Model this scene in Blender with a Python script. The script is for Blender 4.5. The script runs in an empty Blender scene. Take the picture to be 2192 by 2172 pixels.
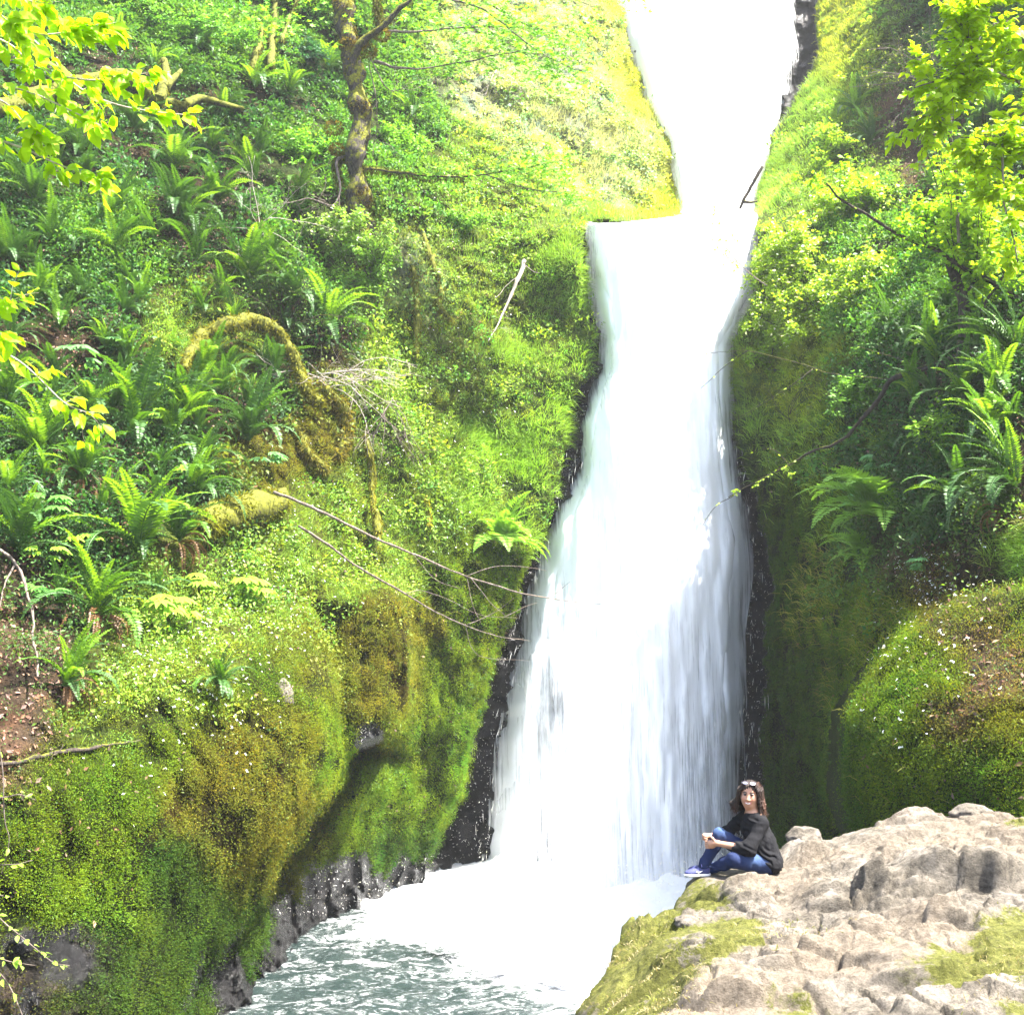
import bpy, math, random
import numpy as np
from mathutils import Vector, Matrix

R = math.radians
SC = bpy.context.scene
COL = SC.collection
random.seed(7)
RNG = np.random.default_rng(11)

# ------------------------------------------------------------------ camera, sky, sun, exposure
CAMZ, PITCH, FPX = 7.5, R(5.0), 2630.0          # focal length in pixels of the 2192 px wide photograph
cam_d = bpy.data.cameras.new("camera"); cam = bpy.data.objects.new("camera", cam_d); COL.objects.link(cam)
cam.location = (0, 0, CAMZ); cam.rotation_euler = (R(90) + PITCH, 0, 0)
cam_d.sensor_fit = 'HORIZONTAL'; cam_d.sensor_width = 36; cam_d.lens = 36 * FPX / 2192
cam_d.clip_start = 0.1; cam_d.clip_end = 500
SC.camera = cam
SUN_EL, SUN_AZ = R(63), R(104)                   # azimuth measured from +Y (away from camera) towards +X
SUN_DIR = Vector((math.sin(SUN_AZ) * math.cos(SUN_EL), math.cos(SUN_AZ) * math.cos(SUN_EL), math.sin(SUN_EL)))
world = bpy.data.worlds.new("World"); SC.world = world; world.use_nodes = True
nt = world.node_tree; sky = nt.nodes.new('ShaderNodeTexSky'); sky.sky_type = 'NISHITA'; sky.sun_disc = False
sky.sun_elevation = SUN_EL; sky.sun_rotation = SUN_AZ; sky.air_density = 1.0; sky.dust_density = 3.0
nt.links.new(sky.outputs[0], nt.nodes['Background'].inputs[0]); nt.nodes['Background'].inputs[1].default_value = 0.10
sun_d = bpy.data.lights.new("sun", 'SUN'); sun_d.energy = 5.0; sun_d.angle = R(0.5); sun_d.color = (1, .96, .88)
sun = bpy.data.objects.new("sun", sun_d); COL.objects.link(sun)
sun.rotation_euler = (-SUN_DIR).to_track_quat('-Z', 'Y').to_euler()
SC.view_settings.view_transform = 'Standard'; SC.view_settings.look = 'None'
SC.view_settings.gamma = 1; SC.view_settings.exposure = 2.85; SC.view_settings.use_curve_mapping = False
SC.render.engine = 'CYCLES'
SC.cycles.max_bounces = 6; SC.cycles.diffuse_bounces = 3; SC.cycles.transparent_max_bounces = 12; SC.cycles.transmission_bounces = 3
SC.cycles.sample_clamp_indirect = 8; SC.cycles.use_denoising = True

# ------------------------------------------------------------------ numpy helpers
def at(u, v, Y):
    """photo pixel + distance along +Y -> world point(s)"""
    u = np.asarray(u, float); v = np.asarray(v, float); Y = np.asarray(Y, float)
    dx = (u - 1096) / FPX; dy = (1086 - v) / FPX
    wy = math.cos(PITCH) - dy * math.sin(PITCH); wz = math.sin(PITCH) + dy * math.cos(PITCH)
    return np.stack(np.broadcast_arrays(dx / wy * Y, Y, CAMZ + wz / wy * Y), -1)

def _h(ix, iy, iz, s):
    h = (ix.astype(np.uint32) * np.uint32(374761393) + iy.astype(np.uint32) * np.uint32(668265263)
         + iz.astype(np.uint32) * np.uint32(2147483647) + np.uint32((s * 974634777 + 12345) & 0xffffffff))
    h = (h ^ (h >> np.uint32(13))) * np.uint32(1274126177)
    h = (h ^ (h >> np.uint32(16))) * np.uint32(2246822519)
    return (h ^ (h >> np.uint32(15))).astype(np.float64) / 4294967295.0

def vnoise(p, s=0):
    """value noise in [-1,1], p (...,3)"""
    p = np.asarray(p, float); f = np.floor(p); i = f.astype(np.int64) & 0xffffffff; t = p - f
    t = t * t * t * (t * (t * 6 - 15) + 10); r = 0
    for a in (0, 1):
        for b in (0, 1):
            for c in (0, 1):
                w = (t[..., 0] if a else 1 - t[..., 0]) * (t[..., 1] if b else 1 - t[..., 1]) * (t[..., 2] if c else 1 - t[..., 2])
                r = r + w * _h(i[..., 0] + a, i[..., 1] + b, i[..., 2] + c, s)
    return r * 2 - 1

def fbm(p, o=4, s=0, g=.5, l=2.03):
    p = np.asarray(p, float); r = 0; a = 1; n = 0
    for k in range(o):
        r = r + a * vnoise(p * l ** k + 17.3 * k, s + k); n += a; a *= g
    return r / n * 1.4

def worley(p, s=0):
    """F1 distance, F2 distance, id of the nearest cell for p (...,3)"""
    p = np.asarray(p, float); f = np.floor(p).astype(np.int64)
    d1 = np.full(p.shape[:-1], 9.); d2 = d1.copy(); idv = np.zeros(p.shape[:-1])
    for a in (-1, 0, 1):
        for b in (-1, 0, 1):
            for c in (-1, 0, 1):
                g = f + np.array([a, b, c]); gi = g & 0xffffffff
                q = np.stack([_h(gi[..., 0], gi[..., 1], gi[..., 2], s + k) for k in range(3)], -1) + g
                d = np.sqrt(((q - p) ** 2).sum(-1)); r = _h(gi[..., 0], gi[..., 1], gi[..., 2], s + 9)
                near = d < d1
                d2 = np.where(near, d1, np.minimum(d2, d)); idv = np.where(near, r, idv); d1 = np.where(near, d, d1)
    return d1, d2, idv

def sstep(a, b, x):
    t = np.clip((x - a) / (b - a), 0, 1); return t * t * (3 - 2 * t)

class TPS:
    def __init__(s, pts, vals, scale=1., reg=0.):
        s.p = np.array(pts, float) / scale; s.s = scale; n = len(s.p)
        K = s.k(s.p[:, None], s.p[None]) + np.eye(n) * reg
        P = np.c_[np.ones(n), s.p]; A = np.block([[K, P], [P.T, np.zeros((3, 3))]])
        s.w = np.linalg.solve(A, np.r_[np.array(vals, float), np.zeros(3)])
    def k(s, a, b):
        r2 = ((a - b) ** 2).sum(-1); return .5 * r2 * np.log(r2 + 1e-12)
    def __call__(s, x, y):
        x = np.asarray(x, float) / s.s; y = np.asarray(y, float) / s.s; n = len(s.p)
        r = s.w[n] + s.w[n + 1] * x + s.w[n + 2] * y
        for i in range(n):
            r2 = (x - s.p[i, 0]) ** 2 + (y - s.p[i, 1]) ** 2; r = r + s.w[i] * .5 * r2 * np.log(r2 + 1e-12)
        return r

def obj_np(name, V, F, mat, parent=None, col=None, smooth=True, attrs=None, uv=None):
    """one mesh object from numpy arrays: V (n,3), F (m,3|4) or list of such arrays, col (n,3) point colours"""
    Fs = F if isinstance(F, list) else [F]
    Fs = [np.asarray(f, np.int32) for f in Fs if len(f)]
    me = bpy.data.meshes.new(name); V = np.asarray(V, np.float32)
    me.vertices.add(len(V)); me.vertices.foreach_set('co', V.ravel())
    lv = np.concatenate([f.ravel() for f in Fs]); tot = np.concatenate([np.full(len(f), f.shape[1], np.int32) for f in Fs])
    me.loops.add(len(lv)); me.loops.foreach_set('vertex_index', lv)
    st = np.concatenate([[0], np.cumsum(tot)[:-1]]).astype(np.int32)
    me.polygons.add(len(tot)); me.polygons.foreach_set('loop_start', st); me.polygons.foreach_set('loop_total', tot)
    me.polygons.foreach_set('use_smooth', np.full(len(tot), smooth))
    me.update(calc_edges=True)
    if col is not None:
        a = me.color_attributes.new('Col', 'FLOAT_COLOR', 'POINT')
        a.data.foreach_set('color', np.c_[np.clip(col, 0, 1), np.ones(len(V))].astype(np.float32).ravel())
    for k, x in (attrs or {}).items():
        a = me.attributes.new(k, 'FLOAT', 'POINT'); a.data.foreach_set('value', np.asarray(x, np.float32).ravel())
    if uv is not None:
        l = me.uv_layers.new(name='UVMap'); l.data.foreach_set('uv', np.asarray(uv, np.float32)[lv].ravel())
    if mat: me.materials.append(mat)
    o = bpy.data.objects.new(name, me); COL.objects.link(o)
    if parent: o.parent = parent
    return o

def tag(o, label=None, cat=None, group=None, kind=None):
    if label: o['label'] = label
    if cat: o['category'] = cat
    if group: o['group'] = group
    if kind: o['kind'] = kind
    return o

def empty(name, loc, label, cat, group=None):
    o = bpy.data.objects.new(name, None); COL.objects.link(o); o.location = loc; o.empty_display_size = .1
    return tag(o, label, cat, group)

class MB:
    """collects tubes and leaves, then links them as ONE mesh"""
    def __init__(s): s.V = []; s.F4 = []; s.F3 = []; s.C = []; s.n = 0
    def add(s, V, F4=None, F3=None, C=(.1, .1, .1)):
        V = np.asarray(V, float)
        if F4 is not None and len(F4): s.F4.append(np.asarray(F4) + s.n)
        if F3 is not None and len(F3): s.F3.append(np.asarray(F3) + s.n)
        s.V.append(V); C = np.asarray(C, float); s.C.append(np.broadcast_to(C, (len(V), 3)) if C.ndim == 1 else C); s.n += len(V)
    def tube(s, P, r, n=7, C=(.1, .1, .1), bump=0., seed=0, fr=3.):
        P = np.asarray(P, float); r = np.broadcast_to(np.asarray(r, float), (len(P),)); m = len(P)
        T = np.gradient(P, axis=0); T /= np.linalg.norm(T, axis=1)[:, None] + 1e-9
        up = np.array([0, 0, 1.]) if abs(T[0, 2]) < .9 else np.array([1., 0, 0]); N = []
        n0 = np.cross(T[0], up); n0 /= np.linalg.norm(n0)
        for t in T:
            n0 = n0 - t * n0.dot(t); n0 = n0 / (np.linalg.norm(n0) + 1e-9); N.append(n0)
        N = np.array(N); B = np.cross(T, N); a = np.arange(n) / n * 2 * np.pi
        D = N[:, None] * np.cos(a)[None, :, None] + B[:, None] * np.sin(a)[None, :, None]
        V = P[:, None] + D * r[:, None, None]
        if bump: V = V + D * (bump * r[:, None] * (fbm(V * fr / max(r.max(), .02) * .25, 3, seed)))[..., None]
        i = np.arange(m - 1)[:, None] * n; j = np.arange(n)[None]; k = (j + 1) % n
        F = np.stack([i + j, i + k, i + n + k, i + n + j], -1).reshape(-1, 4)
        V = np.concatenate([V.reshape(-1, 3), P[:1], P[-1:]]); c0 = m * n
        F3 = np.concatenate([np.stack([np.full(n, c0), k[0], j[0]], -1), np.stack([np.full(n, c0 + 1), (m - 1) * n + j[0], (m - 1) * n + k[0]], -1)])
        if np.asarray(C).ndim == 2 and len(C) == m: C = np.concatenate([np.repeat(C, n, 0), C[:1], C[-1:]])
        s.add(V, F, F3, C)
    def build(s, name, mat, parent=None, smooth=True):
        F = ([np.concatenate(s.F4)] if s.F4 else []) + ([np.concatenate(s.F3)] if s.F3 else [])
        V = np.concatenate(s.V)
        if parent is not None and parent.parent is None: V = V - np.array(parent.location)
        elif parent is not None: V = V - np.array(parent.parent.location)
        return obj_np(name, V, F, mat, parent, np.concatenate(s.C), smooth)

def unit(a): return a / (np.linalg.norm(a, axis=-1, keepdims=True) + 1e-9)

def leaf_quads(P, D, N, L, W, C, fold=.15, rich=False):
    """leaves: P base, D direction, N face normal, L length, W width -> V, F4, C"""
    D = unit(D); N = unit(N - D * (N * D).sum(-1, keepdims=True)); S = np.cross(D, N); n = len(P)
    L = np.broadcast_to(L, (n,))[:, None]; W = np.broadcast_to(W, (n,))[:, None]
    if rich:   # nine-point leaf: pointed oval with folded midrib and drooping tip
        V = np.stack([P, P + D * L * .22 + S * W * .40 + N * fold * W, P + D * L * .5 + S * W * .5 + N * fold * W, P + D * L * .8 + S * W * .24 - N * .03 * L,
                      P + D * L - N * .12 * L, P + D * L * .8 - S * W * .24 - N * .03 * L, P + D * L * .5 - S * W * .5 + N * fold * W, P + D * L * .22 - S * W * .40 + N * fold * W,
                      P + D * L * .5 + N * .02 * L], 1).reshape(-1, 3)
        b = np.arange(n)[:, None, None] * 9
        F = (b + np.array([[0, 1, 2, 8], [8, 2, 3, 4], [8, 4, 5, 6], [0, 8, 6, 7]])).reshape(-1, 4)
        return V, F, np.repeat(C, 9, 0)
    V = np.stack([P, P + D * L * .45 + S * W * .5 + N * fold * W, P + D * L, P + D * L * .45 - S * W * .5 + N * fold * W], 1).reshape(-1, 3)
    F = (np.arange(n)[:, None] * 4 + np.arange(4))
    return V, F, np.repeat(C, 4, 0)

# ------------------------------------------------------------------ materials
def nodes(name):
    m = bpy.data.materials.new(name); m.use_nodes = True; t = m.node_tree
    return m, t, t.nodes, t.links, t.nodes['Principled BSDF']

def ramp(N, L, src, stops):
    r = N.new('ShaderNodeValToRGB'); L.new(src, r.inputs[0]); e = r.color_ramp.elements
    while len(e) < len(stops): e.new(.5)
    for k, (p, c) in enumerate(stops): e[k].position = p; e[k].color = (*c, 1) if len(c) == 3 else c
    return r.outputs[0]

def noise_n(N, L, scale, detail=6, rough=.6, vec=None, dist=0):
    n = N.new('ShaderNodeTexNoise'); n.inputs['Scale'].default_value = scale; n.inputs['Detail'].default_value = detail
    n.inputs['Roughness'].default_value = rough; n.inputs['Distortion'].default_value = dist
    if vec: L.new(vec, n.inputs['Vector'])
    return n

def mix(N, L, f, a, b, mode='MIX'):
    m = N.new('ShaderNodeMix'); m.data_type = 'RGBA'; m.blend_type = mode
    for k, x in ((0, f), (6, a), (7, b)):
        if isinstance(x, (int, float)): m.inputs[k].default_value = x
        elif isinstance(x, tuple): m.inputs[k].default_value = (*x, 1)
        else: L.new(x, m.inputs[k])
    return m.outputs[2]

def attr(N, name): a = N.new('ShaderNodeAttribute'); a.attribute_name = name; return a

def bump(N, L, h, dist, strength=1., normal=None):
    b = N.new('ShaderNodeBump'); b.inputs['Strength'].default_value = strength; b.inputs['Distance'].default_value = dist
    L.new(h, b.inputs['Height'])
    if normal: L.new(normal, b.inputs['Normal'])
    return b.outputs[0]

def geo_pos(N): return N.new('ShaderNodeNewGeometry').outputs['Position']

def mat_leaf(name, trans=.4, rough=.55, spec=.3, fixed=None):
    m, t, N, L, P = nodes(name)
    if fixed is None: c = attr(N, 'Col').outputs['Color']
    else:
        n = noise_n(N, L, 3, 2, vec=N.new('ShaderNodeTexCoord').outputs['Object'])
        c = ramp(N, L, n.outputs[0], [(.3, fixed), (.7, tuple(x * 1.35 for x in fixed))])
    L.new(c, P.inputs['Base Color']); P.inputs['Roughness'].default_value = rough; P.inputs['Specular IOR Level'].default_value = spec
    tr = N.new('ShaderNodeBsdfTranslucent'); c2 = mix(N, L, 1., c, (1.25, 1.15, .55), 'MULTIPLY'); L.new(c2, tr.inputs[0])
    ms = N.new('ShaderNodeMixShader'); ms.inputs[0].default_value = trans
    L.new(P.outputs[0], ms.inputs[1]); L.new(tr.outputs[0], ms.inputs[2])
    L.new(ms.outputs[0], N['Material Output'].inputs[0]); return m

def mat_col(name, rough=.9, spec=.2, nscale=0, amt=.3):
    m, t, N, L, P = nodes(name); c = attr(N, 'Col').outputs['Color']
    if nscale:
        n = noise_n(N, L, nscale, 5, .65, geo_pos(N)); k = ramp(N, L, n.outputs[0], [(.3, (1 - amt,) * 3), (.7, (1 + amt,) * 3)])
        c = mix(N, L, 1., c, k, 'MULTIPLY'); L.new(bump(N, L, n.outputs[0], .01), P.inputs['Normal'])
    L.new(c, P.inputs['Base Color']); P.inputs['Roughness'].default_value = rough; P.inputs['Specular IOR Level'].default_value = spec
    return m

def mat_bark(name, dark=(.014, .011, .009), light=(.085, .072, .06), moss=.5, mcol=(.13, .14, .015)):
    m, t, N, L, P = nodes(name); g = N.new('ShaderNodeNewGeometry')
    mp = N.new('ShaderNodeMapping'); mp.inputs['Scale'].default_value = (1, 1, .3); L.new(g.outputs['Position'], mp.inputs[0])
    n = noise_n(N, L, 18, 8, .7, mp.outputs[0]); c = ramp(N, L, n.outputs[0], [(.38, dark), (.64, light)])
    n2 = noise_n(N, L, 5, 5, .7, g.outputs['Position']); sx = N.new('ShaderNodeSeparateXYZ'); L.new(g.outputs['Normal'], sx.inputs[0])
    a = N.new('ShaderNodeMath'); a.operation = 'MULTIPLY_ADD'; L.new(sx.outputs[2], a.inputs[0]); a.inputs[1].default_value = .22; L.new(n2.outputs[0], a.inputs[2])
    f = ramp(N, L, a.outputs[0], [(.62 - moss * .3, (0, 0, 0)), (.70 - moss * .3, (1, 1, 1))])
    n3 = noise_n(N, L, 9, 4, .6, g.outputs['Position'])
    mc = ramp(N, L, n3.outputs[0], [(.35, tuple(x * .5 for x in mcol)), (.65, (mcol[0] * 1.5, mcol[1] * 1.4, mcol[2] * 1.2))])
    L.new(mix(N, L, f, c, mc), P.inputs['Base Color']); P.inputs['Roughness'].default_value = .9; P.inputs['Specular IOR Level'].default_value = .2
    L.new(bump(N, L, n.outputs[0], .03), P.inputs['Normal']); return m

def mat_terrain():
    m, t, N, L, P = nodes("slope soil and moss"); pos = geo_pos(N); c = attr(N, 'Col').outputs['Color']; wet = attr(N, 'wet').outputs['Fac']
    n = noise_n(N, L, 9, 8, .75, pos); n2 = noise_n(N, L, 40, 6, .7, pos)
    k = ramp(N, L, n.outputs[0], [(.28, (.35, .35, .35)), (.5, (.9, .9, .9)), (.72, (1.7, 1.6, 1.3))]); c = mix(N, L, 1., c, k, 'MULTIPLY')
    k2 = ramp(N, L, n2.outputs[0], [(.35, (.6, .6, .6)), (.65, (1.4, 1.4, 1.4))]); c = mix(N, L, 1., c, k2, 'MULTIPLY')
    nr = noise_n(N, L, 9, 10, .82, pos, .4); rock = ramp(N, L, nr.outputs[0], [(.38, (.004, .004, .005)), (.52, (.014, .013, .014)), (.62, (.035, .034, .036)), (.74, (.10, .095, .095))])
    w2 = N.new('ShaderNodeMath'); w2.operation = 'MULTIPLY_ADD'; L.new(nr.outputs[0], w2.inputs[0]); w2.inputs[1].default_value = 1.1
    s = N.new('ShaderNodeMath'); s.operation = 'SUBTRACT'; L.new(wet, s.inputs[0]); s.inputs[1].default_value = .55; L.new(s.outputs[0], w2.inputs[2])
    f = ramp(N, L, w2.outputs[0], [(.42, (0, 0, 0)), (.55, (1, 1, 1))])
    L.new(mix(N, L, f, c, rock), P.inputs['Base Color'])
    L.new(ramp(N, L, f, [(0, (.95,) * 3), (1, (.22,) * 3)]), P.inputs['Roughness']); P.inputs['Specular IOR Level'].default_value = .45
    L.new(ramp(N, L, f, [(0, (.05,) * 3), (1, (.6,) * 3)]), P.inputs['Specular IOR Level'])
    b = bump(N, L, n.outputs[0], .16, 1.); b = bump(N, L, n2.outputs[0], .07, 1., b); b = bump(N, L, nr.outputs[0], .10, .8, b); L.new(b, P.inputs['Normal'])
    return m

def mat_rock():
    m, t, N, L, P = nodes("worn basalt"); pos = geo_pos(N); moss = attr(N, 'moss').outputs['Fac']; dirt = attr(N, 'dirt').outputs['Fac']
    n = noise_n(N, L, 3.2, 9, .68, pos, .4); n2 = noise_n(N, L, 22, 8, .7, pos); n3 = noise_n(N, L, 90, 4, .7, pos)
    c = ramp(N, L, n.outputs[0], [(.3, (.05, .042, .033)), (.43, (.125, .108, .085)), (.56, (.20, .175, .143)), (.72, (.28, .248, .21))])
    c = mix(N, L, 1., c, ramp(N, L, n2.outputs[0], [(.33, (.45, .43, .42)), (.5, (1, 1, 1)), (.68, (1.35, 1.33, 1.3))]), 'MULTIPLY')
    c = mix(N, L, dirt, c, ramp(N, L, n2.outputs[0], [(.35, (.13, .102, .074)), (.65, (.25, .205, .155))]))
    v = N.new('ShaderNodeTexVoronoi'); v.feature = 'DISTANCE_TO_EDGE'; v.inputs['Scale'].default_value = 3.0
    wv = N.new('ShaderNodeVectorMath'); wv.operation = 'MULTIPLY_ADD'; L.new(n2.outputs['Color'], wv.inputs[0]); wv.inputs[1].default_value = (.16, .16, .16); L.new(pos, wv.inputs[2]); L.new(wv.outputs[0], v.inputs['Vector'])
    crack = ramp(N, L, v.outputs[0], [(0, (0, 0, 0)), (.03, (1, 1, 1))])
    nm = noise_n(N, L, 5, 9, .78, pos)
    a = N.new('ShaderNodeMath'); a.operation = 'ADD'; L.new(moss, a.inputs[0]); L.new(nm.outputs[0], a.inputs[1])
    f = ramp(N, L, a.outputs[0], [(.90, (0, 0, 0)), (1.04, (.5, .5, .5)), (1.22, (1, 1, 1))])
    mc = ramp(N, L, n2.outputs[0], [(.3, (.04, .04, .01)), (.5, (.105, .11, .018)), (.7, (.19, .18, .05))])
    L.new(mix(N, L, f, c, mc), P.inputs['Base Color']); P.inputs['Roughness'].default_value = .88; P.inputs['Specular IOR Level'].default_value = .25
    b = bump(N, L, crack, .008, .35); b = bump(N, L, n2.outputs[0], .07, 1., b); b = bump(N, L, n3.outputs[0], .016, 1., b); L.new(b, P.inputs['Normal'])
    return m

def mat_pool():
    m, t, N, L, P = nodes("churning pool water"); pos = geo_pos(N); foam = attr(N, 'foam').outputs['Fac']
    mp = N.new('ShaderNodeMapping'); mp.inputs['Scale'].default_value = (.8, 1.5, 1); mp.inputs['Rotation'].default_value = (0, 0, -.55); L.new(pos, mp.inputs[0])
    n = noise_n(N, L, 1.9, 10, .78, mp.outputs[0], 1.4); n2 = noise_n(N, L, 9, 7, .75, mp.outputs[0], 1.2)
    a = N.new('ShaderNodeMath'); a.operation = 'ADD'; L.new(n.outputs[0], a.inputs[0]); L.new(foam, a.inputs[1])
    a2 = N.new('ShaderNodeMath'); a2.operation = 'MULTIPLY_ADD'; L.new(n2.outputs[0], a2.inputs[0]); a2.inputs[1].default_value = .6; L.new(a.outputs[0], a2.inputs[2])
    f = ramp(N, L, a2.outputs[0], [(.82, (0, 0, 0)), (.92, (.22, .22, .22)), (1.02, (.6, .6, .6)), (1.16, (1, 1, 1))])
    c = mix(N, L, f, (.011, .021, .020), (.92, .94, .96)); L.new(c, P.inputs['Base Color'])
    L.new(ramp(N, L, f, [(0, (.12,) * 3), (1, (.8,) * 3)]), P.inputs['Roughness']); P.inputs['Specular IOR Level'].default_value = .3
    b = bump(N, L, n2.outputs[0], .06, .7); L.new(b, P.inputs['Normal']); return m

def mat_fall(name, thick=.5, sx=9., sy=.45):
    """falling water: white, torn into long streaks by a stretched noise in (across, along) coordinates"""
    m, t, N, L, P = nodes(name); uv = N.new('ShaderNodeUVMap'); uv.uv_map = 'UVMap'; dens = attr(N, 'dens').outputs['Fac']
    mp = N.new('ShaderNodeMapping'); mp.inputs['Scale'].default_value = (sx, sy, 1); L.new(uv.outputs[0], mp.inputs[0])
    n = noise_n(N, L, 1, 7, .68, mp.outputs[0], .25)
    mp2 = N.new('ShaderNodeMapping'); mp2.inputs['Scale'].default_value = (.8, .35, 1); L.new(uv.outputs[0], mp2.inputs[0]); nb = noise_n(N, L, 1, 4, .6, mp2.outputs[0])
    a = N.new('ShaderNodeMath'); a.operation = 'ADD'; L.new(n.outputs[0], a.inputs[0]); L.new(dens, a.inputs[1])
    a2 = N.new('ShaderNodeMath'); a2.operation = 'MULTIPLY_ADD'; L.new(nb.outputs[0], a2.inputs[0]); a2.inputs[1].default_value = .5; L.new(a.outputs[0], a2.inputs[2])
    f = ramp(N, L, a2.outputs[0], [(.43, (0, 0, 0)), (.78, (1, 1, 1))])
    P.inputs['Base Color'].default_value = (.93, .95, .97, 1); P.inputs['Roughness'].default_value = .6; P.inputs['Specular IOR Level'].default_value = .3
    L.new(bump(N, L, n.outputs[0], .05, .45), P.inputs['Normal'])
    tl = N.new('ShaderNodeBsdfTranslucent'); tl.inputs[0].default_value = (.93, .95, .98, 1)
    ms = N.new('ShaderNodeMixShader'); ms.inputs[0].default_value = .35; L.new(P.outputs[0], ms.inputs[1]); L.new(tl.outputs[0], ms.inputs[2])
    tr = N.new('ShaderNodeBsdfTransparent'); m2 = N.new('ShaderNodeMixShader'); L.new(f, m2.inputs[0]); L.new(tr.outputs[0], m2.inputs[1]); L.new(ms.outputs[0], m2.inputs[2])
    L.new(m2.outputs[0], N['Material Output'].inputs[0]); return m
# ------------------------------------------------------------------ the gorge: one sheet of terrain
FL_V = [-500, 0, 113, 227, 306, 454, 470, 476, 635, 726, 794, 908, 998, 1169, 1339, 1475, 1679, 1838, 2000]
FL_U = [1150, 1305, 1344, 1384, 1430, 1452, 1452, 1248, 1265, 1288, 1282, 1242, 1242, 1169, 1118, 1089, 1055, 1033, 1010]
FR_V = [-500, 0, 113, 227, 340, 431, 476, 635, 737, 885, 998, 1078, 1191, 1361, 1588, 1770, 2000]
FR_U = [1740, 1725, 1730, 1679, 1651, 1622, 1622, 1617, 1571, 1568, 1571, 1590, 1602, 1592, 1588, 1590, 1600]
DF_V = [-500, 0, 430, 454, 474, 480, 700, 1000, 1500, 1838, 1900, 2100]
DF_D = [68, 57, 48.5, 47, 41.8, 41.2, 40, 38.6, 37.2, 36.5, 36.0, 34]
fl = lambda v: np.interp(v, FL_V, FL_U); fr = lambda v: np.interp(v, FR_V, FR_U); df = lambda v: np.interp(v, DF_V, DF_D)
base_pts = [  # u, v, Y
 (-500,2500,12),(0,2300,17),(430,2172,22.5),(560,2010,27.3),(700,1935,31.2),(862,1880,34.6),(1000,1850,36.5),(-500,1800,14),
 (0,1900,18.5),(300,1900,21.5),(0,1500,20),(300,1500,22.5),(550,1500,26),(700,1700,30.5),(850,1700,33.8),(850,1400,33),(980,1600,35.6),
 (-500,1100,19),(0,1100,23),(300,1150,25),(550,1150,28),(750,1200,31.5),(900,1200,34),(1050,1300,36.3),
 (-500,600,26),(0,700,28.5),(300,700,30.5),(600,700,33.5),(850,750,36),(1050,900,37.6),(1180,850,38.9),(1230,650,40.0),
 (-500,0,36),(0,200,35),(300,200,37.5),(600,250,40),(760,440,38.5),(900,300,44),(1000,500,40.5),(1150,520,40.8),(1225,490,41.1),
 (-500,-500,48),(0,-500,52),(500,-500,56),(900,-200,58),(900,0,51),(1100,100,51),(1150,300,47),(1250,430,45.5),(1350,430,47),(1300,200,51),(1260,0,55.5),(1200,-300,64),
 (1350,200,53.2),(1420,330,50.4),(1300,482,41.6),(1500,482,41.6),(1620,482,41.4),(1500,446,48),(1440,446,48),(1600,446,47.8),(1500,200,53.5),(1500,0,58),(1600,-400,66),(1650,700,39.4),
 (1640,900,38.2),(1640,1100,37.6),(1660,1400,36.6),(1650,1750,35.8),(1760,1750,32),(1800,1500,31.5),(1800,1200,31),(1760,1000,33),(1700,600,38.8),(1700,430,42),
 (1790,1850,29),(1900,1900,26),(2300,1900,18),(1900,1300,25.5),(2192,1250,20.5),(2000,1050,25),(2192,1000,21.5),(2300,600,25),(2192,700,26),(1950,700,31),(1800,700,35),
 (1800,400,42),(1950,450,37),(2192,400,32),(1740,230,50),(1760,0,56),(1900,100,48),(2192,50,40),(2000,250,42),(2700,1000,16),(2700,0,32),(2500,-500,48),(1800,-500,66),(2700,2000,12)]
tps = TPS([(a, b) for a, b, c in base_pts], [c for a, b, c in base_pts], 500., 1e-4)
GU0, GU1, GV0, GV1, GST = -560, 2760, -520, 2420, 5
gu = np.arange(GU0, GU1, GST, float); gv = np.arange(GV0, GV1, GST, float)
U, Vv = np.meshgrid(gu, gv)
D = tps(U, Vv)
def shoulder(edge, width, rad):    # rounded edge of a bulge, then a steep flank behind it
    t = np.clip(1 - (edge - U) / width, 0, None)
    return rad * (1 - np.sqrt(np.clip(1 - t ** 2, 0, 1))) + np.clip(t - 1, 0, None) * width * .25
# the mossy buttress at the lower left
eA = np.interp(Vv, [1000, 1180, 1250, 1350, 1440, 1560, 1640, 1740, 1830, 1930, 2060, 2172], [560, 560, 640, 690, 715, 733, 722, 680, 600, 560, 480, 420]) + 10 * fbm(np.stack([Vv * 0, Vv / 60, Vv * 0], -1), 3, 4)
DA = TPS([(-500,2400),(0,2172),(300,2172),(430,2172),(0,1700),(300,1700),(500,1850),(600,1700),(700,1560),(500,1450),(0,1400),(300,1300),(560,1200),(0,1000),(560,900),(-500,1000),(-500,1800)],
         [12.5,17.3,20.0,22.4,17.8,20.2,23.4,24.4,25.6,24.0,20.2,23.2,27.2,24.5,31,21,14.5], 500., 1e-4)(U, Vv) + shoulder(eA, 110, 2.0)
DA = DA + 14 * sstep(1330, 1060, Vv)
# the drooping nose of moss beside it
lB = 620; eB = np.interp(Vv, [1150, 1250, 1400, 1500, 1560, 1610, 1640], [800, 860, 880, 868, 840, 800, 740]) + 8 * fbm(np.stack([Vv * 0 + 5, Vv / 50, Vv * 0], -1), 3, 5)
DB = 28.6 + (1500 - Vv) * .0035 + shoulder(eB, 110, 1.7) + 12 * sstep(1590, 1640, Vv + .35 * (U - 760)) + 12 * sstep(1290, 1090, Vv)
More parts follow.
